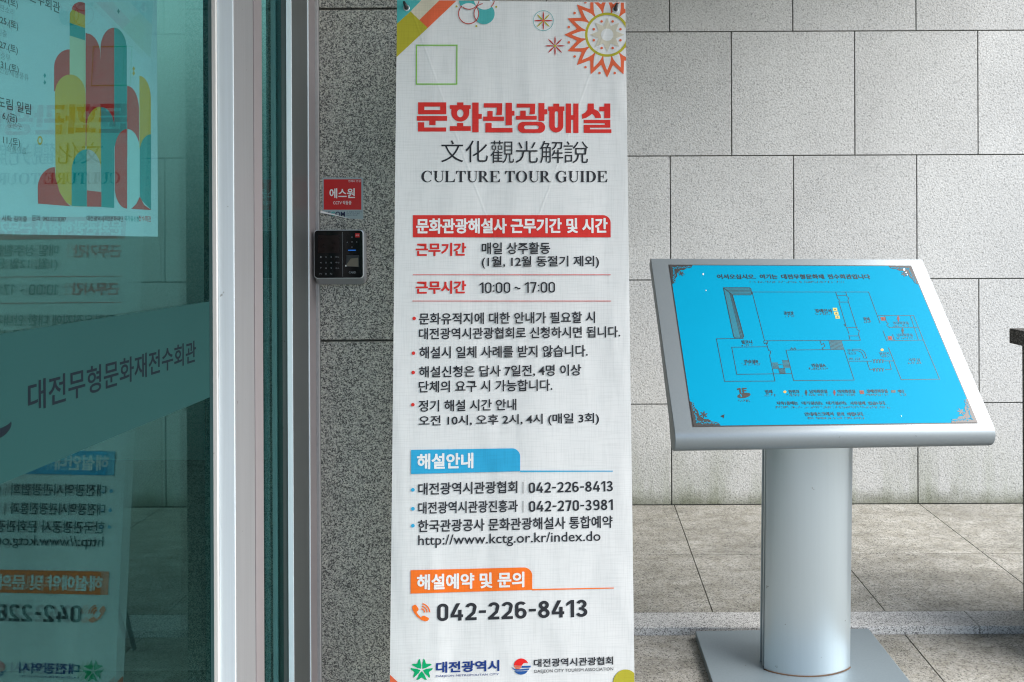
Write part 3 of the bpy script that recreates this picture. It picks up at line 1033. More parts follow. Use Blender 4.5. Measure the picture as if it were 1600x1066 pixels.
# --- Chinese characters and the English title in a bold serif
p = Print(BP, (5, 640, 215))
for ch, x0, yt, yb, x1 in (('文', 247, 22, 194, 420), ('化', 438, 24, 194, 612), ('觀', 632, 24, 200, 815), ('光', 828, 28, 198, 1002), ('解', 1018, 26, 200, 1200), ('說', 1204, 30, 200, 1395)):
    p.text(ch, x0, yt, yb, x1, 'ink', -0.004)


def serif(ch):
    """bold roman capital, unit height -> (polygons, width)"""
    T, t, sh = 0.215, 0.055, 0.05
    rc = lambda x0, y0, x1, y1: [(x0, y0), (x1, y0), (x1, y1), (x0, y1)]
    stem = lambda x: [rc(x, sh, x + T, 1 - sh), rc(x - .08, 0, x + T + .08, sh), rc(x - .08, 1 - sh, x + T + .08, 1)]
    if ch == 'I': return stem(.18), .575
    if ch == 'L': return [rc(.12, sh, .12 + T, 1 - sh), rc(.03, 1 - sh, .12 + T + .09, 1), rc(.03, 0, .93, sh), [(.12 + T, sh), (.93, sh), (.95, .30), (.90, .30), (.78, .09), (.12 + T, sh + .01)]], .987
    if ch == 'T': return [rc(.39, sh, .39 + T, .94), rc(.28, 0, .72, sh), rc(.06, .94, .94, 1), [(.06, .94), (.04, .70), (.09, .70), (.20, .90), (.20, .94)], [(.94, .94), (.80, .94), (.80, .90), (.91, .70), (.96, .70)]], .987
    if ch == 'E': return [rc(.12, sh, .12 + T, .945), rc(.03, 0, .92, sh), rc(.03, .945, .89, 1), rc(.12 + T, .475, .58, .53), [(.58, .32), (.62, .32), (.62, .69), (.58, .69), (.55, .53), (.55, .475)],
                          [(.89, .945), (.74, .945), (.85, .72), (.89, .72)], [(.92, sh), (.96, .30), (.91, .30), (.74, sh)]], .987
    if ch == 'U':
        a = ell(.555, .36, .385, .38, 180, 360, 20); b = ell(.60, .36, .28, .30, 360, 180, 20)
        return [a + b, rc(.17, .36, .17 + .215, 1 - sh) if False else [(.17, .36), (.32, .36), (.385, .36), (.385, .95), (.17, .95)], rc(.88, .36, .94, .95), rc(.07, .95, .48, 1), rc(.76, .95, 1.04, 1)], 1.07
    if ch == 'D':
        o = ell(.45, .5, .52, .5, -90, 90, 20); i = ell(.42, .5, .315, .445, 90, -90, 20)
        return [[(.12 + T, 0)] + o + [(.12 + T, 1), (.12 + T, .945)] + i + [(.12 + T, .055)], rc(.12, sh, .12 + T, .95), rc(.03, 0, .12 + T, sh), rc(.03, .95, .12 + T, 1)], 1.07
    if ch == 'O':
        o = ell(.575, .5, .52, .52, -90, 270, 36); i = ell(.575, .5, .29, .465, -90, 270, 36)
        return [('hole', o[:36], i[:36])], 1.15
    if ch in 'CG':
        o = ell(.57, .5, .53, .52, 40, 318, 30); i = ell(.62, .5, .34, .455, 318, 40, 30)
        s_ = [o + i, [(.93, .98), (.975, .98), (.99, .64), (.94, .64), (.86, .84), (.90, .90)]]
        if ch == 'G': s_ += [rc(.80, .05, .80 + T, .44), rc(.68, .44, 1.10, .49)]
        return s_, (1.15 if ch == 'G' else 1.07)
    if ch == 'R':
        o = ell(.47, .73, .33, .27, -90, 90, 16); i = ell(.45, .73, .135, .215, 90, -90, 16)
        return [[(.12 + T, .46)] + o + [(.12 + T, 1), (.12 + T, .945)] + i + [(.12 + T, .515)], rc(.12, sh, .12 + T, .95), rc(.03, 0, .43, sh), rc(.03, .95, .12 + T, 1),
                [(.38, .46), (.60, .46), (.92, .05), (1.05, .05), (1.05, 0), (.76, 0)]], 1.07


x = 0
gl = []
for ch in 'CULTURE TOUR GUIDE':
    if ch == ' ':
        x += .37; continue
    pl, wd = serif(ch)
    gl.append((x, pl)); x += wd
u0, v0 = p.L(88, 349); _, v1 = p.L(88, 261); u1, _ = p.L(1548, 305)
kx_, ky_ = (u1 - u0) / x, v1 - v0
for gx, pl in gl:
    for q in pl:
        if q[0] == 'hole':
            p.raw([(u0 + (gx + a) * kx_, v0 + b * ky_) for a, b in q[1]], 'ink', 0.0006, [[(u0 + (gx + a) * kx_, v0 + b * ky_) for a, b in q[2]]])
        else:
            p.raw([(u0 + (gx + a) * kx_, v0 + b * ky_) for a, b in q], 'ink', 0.0006)
p.build('subtitle_lettering', banner)


# --- heading tabs
def tab(pts, mat, rules, body, box, bold):
    q = Print(BP, ZM)
    q.poly(pts, mat, 0.0004)
    for r_3 in rules: q.poly(r_3, mat, 0.0004)
    o_ = q.build('heading_tab', banner)
    q = Print(BP, ZM)
    q.text(body, *box, 'white', bold, 0.0008)
    q.build('lettering', o_)


ZM = (2.88, 600, 320)
tab([(130, 47), (985, 47)] + arc(985, 82, 35, 35, 90, 0, 8) + [(1020, 147), (130, 147)], 'red', [], '문화관광해설사 근무기간 및 시간', (145, 62, 131, 1006), 0.036)
ZM = (2.7625, 600, 680)
tab([(117, 64), (552, 57)] + arc(552, 92, 36, 35, 90, 0, 8) + [(588, 156), (117, 168)], 'cyan', [[(588, 153), (988, 153.5), (988, 157.5), (588, 159)]], '해설안내', (143, 80, 148, 386), 0.036)
tab([(115, 583), (603, 571)] + arc(603, 606, 37, 35, 90, 0, 8) + [(640, 668), (115, 684)], 'tab_orange', [[(640, 664), (992, 658), (992, 662), (640, 670)]], '해설예약 및 문의', (142, 601, 669, 606), 0.036)

# --- body text
p = Print(BP, (2.88, 600, 320))
B1 = 0.0165
for body, x0, yt, yb, x1, m_, bo in (
        ('근무기간', 143, 172, 232, 370, 'red', 0.036), ('매일 상주활동', 440, 170, 223, 748, 'ink', B1), ('(1월, 12월 동절기 제외)', 440, 232, 288, 968, 'ink', B1),
        ('근무시간', 143, 343, 402, 370, 'red', 0.036)):
    p.text(body, x0, yt, yb, x1, m_, bo)
p.digits('10:00 ~ 17:00', 430, 350, 398, 770, 'ink', 0.125)
p.rect(130, 314, 1020, 317, 'red'); p.rect(128, 432, 1022, 435, 'red')
p.build('hours_lettering', banner)
p = Print(BP, (2.88, 600, 320))
for body, x0, yt, yb, x1, m_, bo in (
        ('문화유적지에 대한 안내가 필요할 시', 158, 487, 540, 950, 'ink', B1), ('대전광역시관광협회로 신청하시면 됩니다.', 158, 555, 607, 1063, 'ink', B1),
        ('해설시 일체 사례를 받지 않습니다.', 160, 639, 693, 917, 'ink', B1), ('해설신청은 답사 7일전, 4명 이상', 158, 727, 781, 888, 'ink', B1),
        ('단체의 요구 시 가능합니다.', 157, 793, 846, 758, 'ink', B1), ('정기 해설 시간 안내', 156, 880, 932, 596, 'ink', B1),
        ('오전 10시, 오후 2시, 4시 (매일 3회)', 157, 949, 1003, 968, 'ink', B1)):
    p.text(body, x0, yt, yb, x1, m_, bo)
for x, y in ((136, 512), (133, 668), (132, 755), (130, 900)):
    p.poly(ell(x, y, 8, n=14), 'red')
p.build('notice_lettering', banner)
p = Print(BP, (2.7625, 600, 680))
for body, x0, yt, yb, x1, m_, bo in (
        ('대전광역시관광협회', 148, 206, 259, 576, 'ink', B1),
        ('대전광역시관광진흥과', 148, 288, 341, 578, 'ink', B1),
        ('한국관광공사 문화관광해설사 통합예약', 147, 366, 420, 987, 'ink', B1), ('http://www.kctg.or.kr/index.do', 148, 432, 489, 935, 'ink', 0.006)):
    p.text(body, x0, yt, yb, x1, m_, bo)
for y in (202, 284):
    p.rect(599, y, 601.5, y + 50, 'ink')
for x, y in ((125, 236), (125, 318), (125, 391)):
    p.poly(ell(x, y, 8, n=14), 'cyan')
p.digits('042-226-8413', 625, 205, 250, 988, 'ink', 0.155)
p.digits('042-270-3981', 626, 285, 331, 988, 'ink', 0.155)
p.build('contact_lettering', banner)
p = Print(BP, (2.7625, 600, 680))
p.digits('042-226-8413', 230, 728, 803, 878, 'ink', 0.165)
p.build('telephone_number', banner)

# --- telephone handset mark
p = Print(BP, (2.7625, 600, 680))
p.poly([(123, 738), (131, 732), (139, 733), (150, 750), (148, 757), (141, 763), (148, 775), (160, 787), (167, 780), (174, 779), (193, 789), (195, 794), (189, 801), (179, 804),
        (162, 798), (143, 784), (129, 765), (122, 749)], 'tab_orange')
for r_ in (20, 31, 42):
    p.ring(158, 766, r_, 5.5, 'tab_orange', 0.0005, -78, -2)
p.build('telephone_mark', banner)

# --- emblems
p = Print(BP, (9.412, 630, 1010), None)
for k in range(5):
    a0 = math.pi / 2 + k * 2 * math.pi / 5
    c, s_ = math.cos(a0), math.sin(a0)
    half = [(14, 4), (140, 118), (155, 70), (108, 60), (150, 12)]
    for sg in (1, -1):
        pts = [(20, 0), (60, sg * 34), (120, sg * 62), (147, sg * 78), (146, sg * 48), (122, sg * 18), (112, 0)]
        q_ = [(273 + x_ * c - y_ * s_, 345 + x_ * s_ + y_ * c) for x_, y_ in pts]
        p.poly(q_, 'green')
em1 = p.build('city_emblem', banner)
p = Print(BP, (9.412, 630, 1010))
p.text('대전광역시', 483, 228, 392, 1415, 'navy', 0.036)
p.text('DAEJEON METROPOLITAN CITY', 483, 424, 462, 1408, 'navy', 0.0)
p.build('lettering', em1)
p = Print(BP, (7.62, 790, 1010))
p.poly([(100, 228)] + arc(186, 232, 88, 88, 178, 18, 24) + [(250, 195), (215, 200), (195, 225), (190, 232)], 'logo_red')
p.poly([(100, 234), (188, 236), (182, 256), (104, 250)], 'orange')
p.poly([(110, 256), (178, 262), (160, 275), (120, 268)], 'orange')
p.poly([(192, 232), (302, 230), (296, 252), (190, 256)], 'logo_blue')
p.poly([(66, 242), (110, 272), (180, 272), (285, 262), (278, 280), (190, 288), (120, 290), (90, 272)], 'logo_blue')
p.poly([(102, 296), (190, 296), (268, 288)] + [(250, 308)] + arc(186, 232, 104, 104, -52, -128, 14), 'logo_blue')
em2 = p.build('association_emblem', banner)
p = Print(BP, (7.62, 790, 1010))
p.text('대전광역시관광협회', 338, 150, 248, 1282, 'ink', 0.020)
p.text('DAEJEON CITY TOURISM ASSOCIATION', 343, 280, 328, 1282, 'ink', 0.0)
p.build('lettering', em2)
p = Print(BP, (2.7625, 600, 680), CLIP)
p.poly([(20, 1028), (62, 1068), (150, 1150), (20, 1150)], 'orange')
p.build('corner_patch', banner)
p = Print(BP, (7.62, 790, 1010), CLIP)
p.poly(ell(1430, 440, 150, 165), 'olive')
p.build('corner_disc', banner)

# --- eyelets
eyes = [BP.at(635.2, 12.8), BP.at(961.6, 15.5)]
for u, v in eyes + [(-BW / 2 + .03, -BH + .03), (BW / 2 - .03, -BH + .03)]:
    pts = [(u + 0.0068 * math.cos(2 * math.pi * k / 20), v + 0.0068 * math.sin(2 * math.pi * k / 20), 0.0006) for k in range(20)]
    e = tube('eyelet', pts, 0.0019, 'rd_rim', banner, 8, True)

# stand: hub, four sprung arms ending in black hooks through the eyelets, rear leg
stand = empty('banner_stand', 'black cross shaped stand behind the white banner with hooks in its eyelets', 'banner stand', matrix=BP.matrix())
hub_v = BP.at(800, 440)[1]
t = boxes('hub', [(-.03, .03, hub_v - .045, hub_v + .045, -0.075, -0.045)], 'black', stand, bevel=0.006)
for (u, v), sx in zip(eyes, (-1, 1)):
    tube('arm', [(sx * .02, hub_v + .04, -0.06), (u * .5, (v + hub_v) / 2, -0.05), (u * .8, v * .75 + hub_v * .25, -0.035), (u, v - 0.02, -0.016), (u, v - 0.004, -0.006)], [.006, .006, .005, .005, .0045], 'black', stand)
    hk = [(u, v - .004, -0.006), (u, v, 0.004), (u + sx * 0.0005, v + 0.003, 0.008), (u + sx * .003, v + .008, 0.0095), (u + sx * .0055, v + .0135, 0.009)]
    if sx > 0: hk = [(u, v - .004, -0.006), (u, v, 0.004), (u, v + 0.003, 0.008), (u + .002, v + .008, 0.0095), (u + .0045, v + .014, 0.009)]
    tube('hook', hk, [.0045, .0048, .0046, .004, .0032], 'black', stand)
for sx in (-1, 1):
    tube('arm', [(sx * .02, hub_v - .04, -0.06), (sx * .15, hub_v - .5, -0.06), (sx * .27, -BH + .03, -0.012)], .006, 'black', stand)
top_leg = BP.world(0, hub_v, -0.07)
lg = tube('leg', [(0, hub_v - .02, -0.06), BP.matrix().inverted() @ Vector((top_leg.x + .02, top_leg.y + .42, 0.01))], .007, 'black', stand)

# ================================================================== STICKER AND CARD READER ON THE PIER
PP = Plane((0, PY - 0.0004, EYE.z), (1, 0, 0), (0, 0, 1))
stick = empty('security_sticker', 'small red and grey security camera sticker with a peeling corner above the reader', 'sticker', matrix=PP.matrix())
p = Print(PP, (5.075, 470, 250))
p.poly([(172, 140), (496, 140), (496, 470), (400, 466), (300, 448), (205, 418), (172, 405)], 's_grey', 0.0003)
base_s = p.build('backing_sheet', stick)
p = Print(PP, (5.075, 470, 250))
p.rect(182, 154, 480, 395, 's_red', 0.0006)
red_s = p.build('red_field', stick)
p = Print(PP, (5.075, 470, 250))
p.text('에스원', 228, 226, 305, 430, 's_white', 0.022, 0.0009)
p.build('lettering', red_s)
p = Print(PP, (5.075, 470, 250))
p.text('CCTV 작동중', 258, 325, 355, 402, 's_white', 0.01, 0.0009)
p.build('lettering', red_s)
p = Print(PP, (5.075, 470, 250))
p.text('언제나 안심', 378, 160, 177, 474, 's_white', 0.0, 0.0009)
p.build('lettering', red_s)
p = Print(PP, (5.075, 470, 250))
p.text('S', 192, 412, 432, 212, 's_navy', 0.03, 0.0006)
p.text('E', 216, 410, 442, 236, 's_navy', 0.03, 0.0006)
p.text('C', 240, 410, 448, 272, 's_teal', 0.03, 0.0006)
p.text('OM', 274, 410, 451, 352, 's_navy', 0.03, 0.0006)
for k, t_ in enumerate(('본 건물은 에스원이', '경비 및 CCTV 촬영', '중입니다 에스원')):
    p.text(t_, 362, 408 + 13 * k, 418 + 13 * k, 484 - 18 * k, 's_navy', 0.0, 0.0006)
p.build('mark', base_s)
# curled corner: the sheet rolled forward, white underside showing
bm = bmesh.new()
rows = []
for i in range(13):
    t_ = i / 12
    x_, y_ = 163 + 232 * t_, 414 + 54 * t_ ** 1.1
    u, v = PP.at(470 + x_ / 5.075, 250 + y_ / 5.075)
    rr = 0.0040 * (1 - t_) ** 1.1 + 0.0002
    rows.append([bm.verts.new((u, v + rr * math.sin(R(a)) * 0.8, 0.0006 + rr * (1 + math.cos(R(a))) * 0.9)) for a in range(-190, 171, 24)])
for A, B in zip(rows, rows[1:]):
    for k in range(len(A) - 1):
        bm.faces.new((A[k], B[k], B[k + 1], A[k + 1])).smooth = True
me = bpy.data.meshes.new('curled_edge')
bm.to_mesh(me); bm.free()
link('curled_edge', me, 's_white', stick)

# card and fingerprint reader
FW = 0.045
PF = Plane((0, PY - FW, EYE.z), (1, 0, 0), (0, 0, 1))
reader = empty('card_reader', 'black card and fingerprint reader in a silver case on the dark granite', 'card reader', matrix=PP.matrix())
fa = PF.at(490.3, 359.5); fb = PF.at(568, 434.5)


def rr_solid(name, rings, mat, par, r0, n=8, cap=True):
    """rounded slab lofted through rings (x0,y0,x1,y1,z,corner radius)"""
    bm = bmesh.new()
    R_ = []
    for (x0, y0, x1, y1, z, rad) in rings:
        R_.append([bm.verts.new((a, b, z)) for a, b in rrect(x0, y0, x1, y1, rad, n)])
    for A, B in zip(R_, R_[1:]):
        for k in range(len(A)):
            bm.faces.new((A[k], A[(k + 1) % len(A)], B[(k + 1) % len(A)], B[k]))
    if cap:
        bm.faces.new(R_[0][::-1]); bm.faces.new(R_[-1])
    bmesh.ops.recalc_face_normals(bm, faces=bm.faces)
    me = bpy.data.meshes.new(name)
    bm.to_mesh(me); bm.free()
    o = link(name, me, mat, par)
    shade_smooth(o, 40)
    return o


X0, Y1 = fa; X1, Y0 = fb
ba = PP.at(496, 362); bb = PP.at(573, 443)
rr_solid('case', [(ba[0], bb[1], bb[0], ba[1], 0.0005, .012), (ba[0] - .001, bb[1] - .002, bb[0] + .001, ba[1], 0.016, .013), (X0 - .001, Y0 - .009, X1 + .003, Y1, 0.030, .012), (X0, Y0 - .002, X1, Y1, FW - 0.004, .011)], 'rd_grey', reader, .01)
rr_solid('rim', [(X0 - .0004, Y0 - .0014, X1 + .0004, Y1 + .0004, FW - 0.004, .0115), (X0 - .0004, Y0 - .0014, X1 + .0004, Y1 + .0004, FW - 0.0012, .0115), (X0 + .0012, Y0 + .0002, X1 - .0012, Y1 - .0012, FW - 0.0002, .0105)], 'rd_rim', reader, .01)
face = rr_solid('front_panel', [(X0 + .0016, Y0 + .0006, X1 - .0016, Y1 - .0016, FW - 0.0008, .010), (X0 + .0018, Y0 + .0008, X1 - .0018, Y1 - .0018, FW + 0.0006, .0098)], 'rd_black', reader, .01)
PF2 = Plane((0, PY - 0.0004, EYE.z), (1, 0, 0), (0, 0, 1))


class PrintF(Print):
    """print on the reader's front: measured on the front plane"""
    def L(s, x, y):
        return PF.at(470 + x / 5.075, 250 + y / 5.075)


q = PrintF(PF); q.rect(138, 598, 308, 738, 'rd_screen', FW + .0010); q.build('screen', reader)
q = PrintF(PF)
for r_i, row in enumerate((('1', '2', '3'), ('4', '5', '6'), ('7', '8', '9'), ('F1', '0', 'F2'))):
    for c_i, ch in enumerate(row):
        x_, y_ = 160 + 41 * c_i, 770 + 44.5 * r_i
        hw = 5 if len(ch) == 1 else 9
        q.text(ch, x_ - hw, y_ - 6, y_ + 6, x_ + hw, 'rd_print', 0.0, FW + .0010)
for r_i, t_ in enumerate(('메뉴', '확인', '취소')):
    y_ = 770 + 44.5 * r_i
    q.text(t_, 276, y_ - 6, y_ + 6, 306, 'rd_print', 0.0, FW + .0010)
q.build('keypad', reader)
q = PrintF(PF)
for x_, y_ in ((407, 611), (369, 652), (445, 650), (407, 690)):
    q.poly([(x_, y_ - 5), (x_ + 5, y_ + 4), (x_ - 5, y_ + 4)], 'rd_print', FW + .0010)
q.text('OK', 399, 646, 655, 416, 'rd_print', 0.0, FW + .0010)
q.build('arrow_keys', reader)
q = PrintF(PF)
q.text('CARD', 382, 884, 900, 438, 'rd_print', 0.015, FW + .0010)
q.build('lettering', reader)
q = PrintF(PF); q.rect(332, 572, 334, 925, 'rd_grey', FW + .0009); q.build('divider_line', reader)
q = PrintF(PF); q.rect(432, 582, 467, 614, 's_red', FW + .0010); lg_ = q.build('badge', reader)
q = PrintF(PF); q.text('에스원', 437, 592, 603, 462, 's_white', 0.0, FW + .0013); q.build('lettering', lg_)
q = PrintF(PF); q.poly(rrect(376, 713, 438, 720, 3, 4), 'led', FW + .0010); q.build('light_bar', reader)
q = PrintF(PF)
q.rect(362, 755, 462, 848, 'black', FW + .0009)
q.poly([(356, 842), (398, 782), (456, 776), (458, 846)], 'rd_sensor', FW + .0013)
q.poly([(352, 836), (360, 832), (366, 843), (356, 846)], 's_white', FW + .0015)
q.build('fingerprint_sensor', reader)

# ================================================================== INFORMATION BOARD
pyaw, ptilt, proll = R(4.61597), R(-40.13675), R(0.49749)
Mp = Matrix.Rotation(pyaw, 3, 'Z') @ Matrix.Rotation(proll, 3, 'Y') @ Matrix.Rotation(ptilt, 3, 'X')
IP = Plane(Vector((0.68569, 2.27, -0.29249)) + Vector((0, 0, EYE.z)), Mp @ Vector((1, 0, 0)), Mp @ Vector((0, 0, 1)))
board = empty('information_board', 'silver lectern style information board with a sloping blue floor plan on one column', 'information board', loc=(0.67, 2.32, 0))
bpy.context.view_layer.update()
PW, PH = 0.9002, 0.6344


def adopt(o, par, mat=None):
    o.parent = par
    o.matrix_parent_inverse = par.matrix_world.inverted()
    if mat is not None: o.matrix_basis = mat
    return o


# sloping frame: extruded profile with a rounded lower lip (local: x across, y up the slope, z towards the viewer)
prof = [(PH / 2 - .004, 0.0), (PH / 2, -0.004), (PH / 2, -0.026), (PH / 2 - .004, -0.030), (0.05, -0.030), (-0.22, -0.048), (-0.285, -0.070)]
cy_, cz_, rd_ = -PH / 2 + 0.0375, -0.0375, 0.0375
prof_lip = [(cy_ + rd_ * math.cos(R(a)), cz_ + rd_ * math.sin(R(a))) for a in range(250, 89, -10)]
prof = prof + prof_lip
bm = bmesh.new()
secs = []
for x_, k in ((-PW / 2, .93), (-PW / 2 + .0015, .985), (-PW / 2 + .004, 1.0), (PW / 2 - .004, 1.0), (PW / 2 - .0015, .985), (PW / 2, .93)):
    cyp = sum(a for a, b in prof) / len(prof); 
    secs.append([bm.verts.new((x_, a if k == 1 else a + (0 - a) * (1 - k) * 0.06, (b if k == 1 else b + (-.03 - b) * (1 - k)))) for a, b in prof])
n_ = len(prof)
for A, B in zip(secs, secs[1:]):
    for k in range(n_):
        bm.faces.new((A[k], A[(k + 1) % n_], B[(k + 1) % n_], B[k]))
bm.faces.new(secs[0]); bm.faces.new(secs[-1][::-1])
bmesh.ops.recalc_face_normals(bm, faces=bm.faces)
me = bpy.data.meshes.new('sloping_frame')
bm.to_mesh(me); bm.free()
frame = link('sloping_frame', me, 'silver')
shade_smooth(frame, 30)
adopt(frame, board, IP.matrix())

pc = [IP.at(1046, 415), IP.at(1422.6, 416.4), IP.at(1526, 660.5), IP.at(1083.6, 666)]
q = Print(IP)
mx_, my_ = sum(a for a, b in pc) / 4, sum(b for a, b in pc) / 4
q.raw([(a + (.0032 if a > mx_ else -.0032), b + (.0032 if b > my_ else -.0032)) for a, b in reversed(pc)], 'etched', 0.0006)
plate = q.build('map_plate', None)
adopt(plate, board, IP.matrix())
q = Print(IP)
q.raw(list(reversed(pc)), 'map_blue', 0.0012)
sheet_ = q.build('blue_panel', plate)

Z1 = (2.6667, 1000, 380)
q = Print(IP, Z1)
lw = 0.0017
W1 = 0.0016


def ln(*pts, th=lw, m_='etched_line'):
    q.line(pts, th, m_, W1)


ln((467, 205), (952, 205), (1000, 335)); ln((467, 205), (519, 408), (918, 406))
ln((815, 206), (824, 232)); ln((824, 232), (831, 238), (828, 246), (840, 285), (848, 312)); ln((848, 312), (858, 345), (850, 340), (862, 355), (870, 378)); ln((870, 385), (875, 405))
ln((857, 206), (863, 225)); ln((866, 240), (882, 290)); ln((863, 225), (870, 230), (866, 240)); ln((882, 290), (905, 362), (914, 366), (910, 380), (918, 406))
ln((828, 247), (868, 247)); ln((862, 353), (905, 353)); ln((870, 388), (913, 388)); ln((820, 219), (860, 219))
ln((318, 400), (430, 398)); ln((318, 400), (352, 577), (562, 576), (540, 470)); ln((525, 415), (536, 448)); ln((536, 448), (545, 452), (540, 470))
ln((382, 435), (530, 433)); ln((382, 435), (403, 548), (632, 545))
ln((608, 447), (850, 444), (892, 572), (640, 574), (608, 447)); ln((625, 446), (632, 437), (637, 446), (645, 437), (649, 446))
ln((750, 408), (756, 425), (765, 418), (770, 432), (758, 438), (765, 446))
ln((515, 410), (518, 420), (530, 420), (533, 410))
ln((870, 493), (965, 493)); ln((945, 493), (957, 528), (978, 528)); ln((1022, 528), (1047, 527), (1038, 492)); ln((1012, 492), (1058, 492))
for yy in (492, 528):
    for xx in (970, 982, 994, 1006):
        ln((xx, yy - 6), (xx + 7, yy + 6)); ln((xx + 8, yy - 6), (xx + 3, yy + 7))
ln((1035, 437), (1088, 570), (1248, 568), (1180, 405)); ln((992, 303), (1140, 303), (1180, 405), (1030, 408)); ln((1040, 353), (1155, 352)); ln((1126, 305), (1160, 405)); ln((1012, 367), (1028, 408))
ln((1020, 305), (1026, 330), (1034, 336), (1028, 344), (1040, 353))
ln((1052, 382), (1060, 406))
ln((888, 443), (915, 443), (930, 450), (938, 462), (944, 480)); ln((888, 450), (910, 450), (922, 456), (928, 466), (933, 480), (944, 480))
ln((575, 508), (592, 508)); ln((577, 524), (603, 524))
q.build('map_lines', sheet_)

q = Print(IP, Z1)
q.poly([(347, 187), (455, 187), (462, 192), (465, 213), (460, 217), (385, 217), (432, 390), (428, 396), (397, 397), (390, 390)], 'map_teal', 0.0014)


def hatch(a, b, c, d, n, th=0.0012):
    """n lines from edge a-b across to edge d-c"""
    for i in range(n + 1):
        t_ = i / n
        q.line([(a[0] + (b[0] - a[0]) * t_, a[1] + (b[1] - a[1]) * t_), (d[0] + (c[0] - d[0]) * t_, d[1] + (c[1] - d[1]) * t_)], th, 'etched', 0.0017)


q.line([(347, 187), (455, 187), (462, 192), (465, 213), (460, 217), (385, 217), (432, 390), (428, 396), (397, 397), (390, 390), (347, 187)], 0.0022, 'etched_line', 0.0017)
q.line([(347, 187), (385, 217)], 0.0014, 'etched_line', 0.0018)
hatch((374, 209), (382, 215), (428, 391), (419, 393), 2)
for i in range(4):
    q.line([(356 + 5 * i, 193 + 5.5 * i), (461, 192 + 6 * i)], 0.0012, 'etched', 0.0018)
q.build('hatched_area', sheet_)
for pl, nl in zip(([(550, 500), (573, 500), (579, 524), (555, 524)], [(592, 490), (617, 490), (625, 521), (598, 521)], [(577, 526), (603, 526), (605, 544), (583, 544)], [(787, 408), (838, 407), (849, 443), (796, 445)]), (5, 6, 6, 11)):
    q = Print(IP, Z1)
    q.poly(pl, 'map_teal', 0.0014)
    e_ = (pl[0], pl[3], pl[2], pl[1]) if nl == 5 or pl[0][0] == 592 else (pl[0], pl[1], pl[2], pl[3])
    hatch(*e_, nl)
    q.build('hatched_area', sheet_)

q = Print(IP, Z1)
for body, x0, yt, yb, x1, bo in (
        ('어서오십시오.', 319, 131, 151, 481, 0.03), ('여기는', 497, 131, 151, 572, 0.03), ('대전무형문화재', 586, 131, 151, 766, 0.03), ('전수회관입니다', 778, 131, 151, 958, 0.03),
        ('공연장', 597, 286, 300, 640, 0.02), ('장애인석', 727, 276, 291, 798, 0.02), ('로비', 928, 310, 325, 956, 0.02), ('발코니', 422, 406, 421, 467, 0.02),
        ('연습실B', 432, 487, 501, 492, 0.02), ('연습실A', 713, 503, 518, 773, 0.02), ('안내', 862, 443, 453, 888, 0.0), ('데스크', 864, 456, 466, 900, 0.0), ('사무실', 1115, 481, 494, 1166, 0.0),
        ('여자화장실', 1052, 328, 340, 1118, 0.0), ('남자화장실', 1068, 378, 390, 1135, 0.0), ('현위치', 995, 456, 467, 1038, 0.0),
        ('범례', 520, 613, 628, 551, 0.02), ('현위치', 617, 613, 628, 662, 0.02), ('남자화장실', 705, 612, 627, 780, 0.02), ('여자화장실', 821, 612, 627, 896, 0.02),
        ('장애인화장실', 942, 611, 626, 1031, 0.02), ('계단', 1070, 612, 625, 1100, 0.02),
        ('지하1층에는', 567, 661, 676, 658, 0.02), ('대기실(남),', 672, 661, 677, 762, 0.02), ('대기실(여),', 775, 661, 677, 862, 0.02), ('사무실에', 873, 661, 676, 938, 0.02), ('있습니다.', 948, 661, 676, 1025, 0.02),
        ('안내데스크에서', 684, 706, 722, 806, 0.02), ('문의', 818, 706, 722, 850, 0.02), ('바랍니다.', 862, 706, 722, 932, 0.02)):
    q.text(body, x0, yt, yb, x1, 'etched_line' if body != '1F' else 'etched', bo, 0.0018)
q.rect(1046, 614, 1064, 624, 'etched', 0.0016)


def braille(x0, x1, y, n_row=3):
    x_ = x0
    while x_ < x1:
        for i in range(2):
            for j in range(n_row):
                if rnd.random() < .45:
                    u, v = q.L(x_ + i * 2.4, y + j * 3.0)
                    q.raw(ell(u, v, 0.0011, n=6), 'etched', 0.0018)
        x_ += 7.4 + (5 if rnd.random() < .15 else 0)


for b_3 in ((458, 850, 160), (604, 640, 302), (730, 800, 293), (935, 958, 326), (425, 470, 424), (425, 505, 503), (705, 785, 521), (870, 915, 480), (1118, 1170, 497), (1055, 1118, 342), (1070, 1135, 393), (1000, 1040, 470),
            (520, 565, 632), (612, 675, 632), (705, 790, 630), (822, 900, 630), (942, 1030, 630), (1082, 1108, 629), (567, 1038, 682), (700, 930, 727), (412, 460, 655)):
    braille(*b_3)
q.build('map_lettering', sheet_)
# storey mark: 1F standing on a tilted disc
q = Print(IP, (6.154, 1070, 540))
q.poly([(500, 417), (526, 409), (534, 409), (546, 466), (530, 470), (518, 428), (503, 432)], 'etched', 0.0016)
q.poly([(545, 411), (592, 409), (595, 421), (564, 423), (567, 432), (591, 431), (594, 441), (569, 443), (574, 464), (558, 466)], 'etched', 0.0017)
q.poly([(567 + 64 * math.cos(R(a)), 483 - 10 * math.cos(R(a)) + 25 * math.sin(R(a))) for a in range(0, 360, 12)], 'etched', 0.0014)
q.poly([(530, 472), (541, 470), (549, 497), (538, 500)], 'map_blue', 0.0015)
q.build('storey_mark', sheet_)



def symbol(nm, *polys):
    q = Print(IP, Z1)
    for pts, m_, w_ in polys:
        q.poly(pts, m_, w_)
    q.build(nm, sheet_)


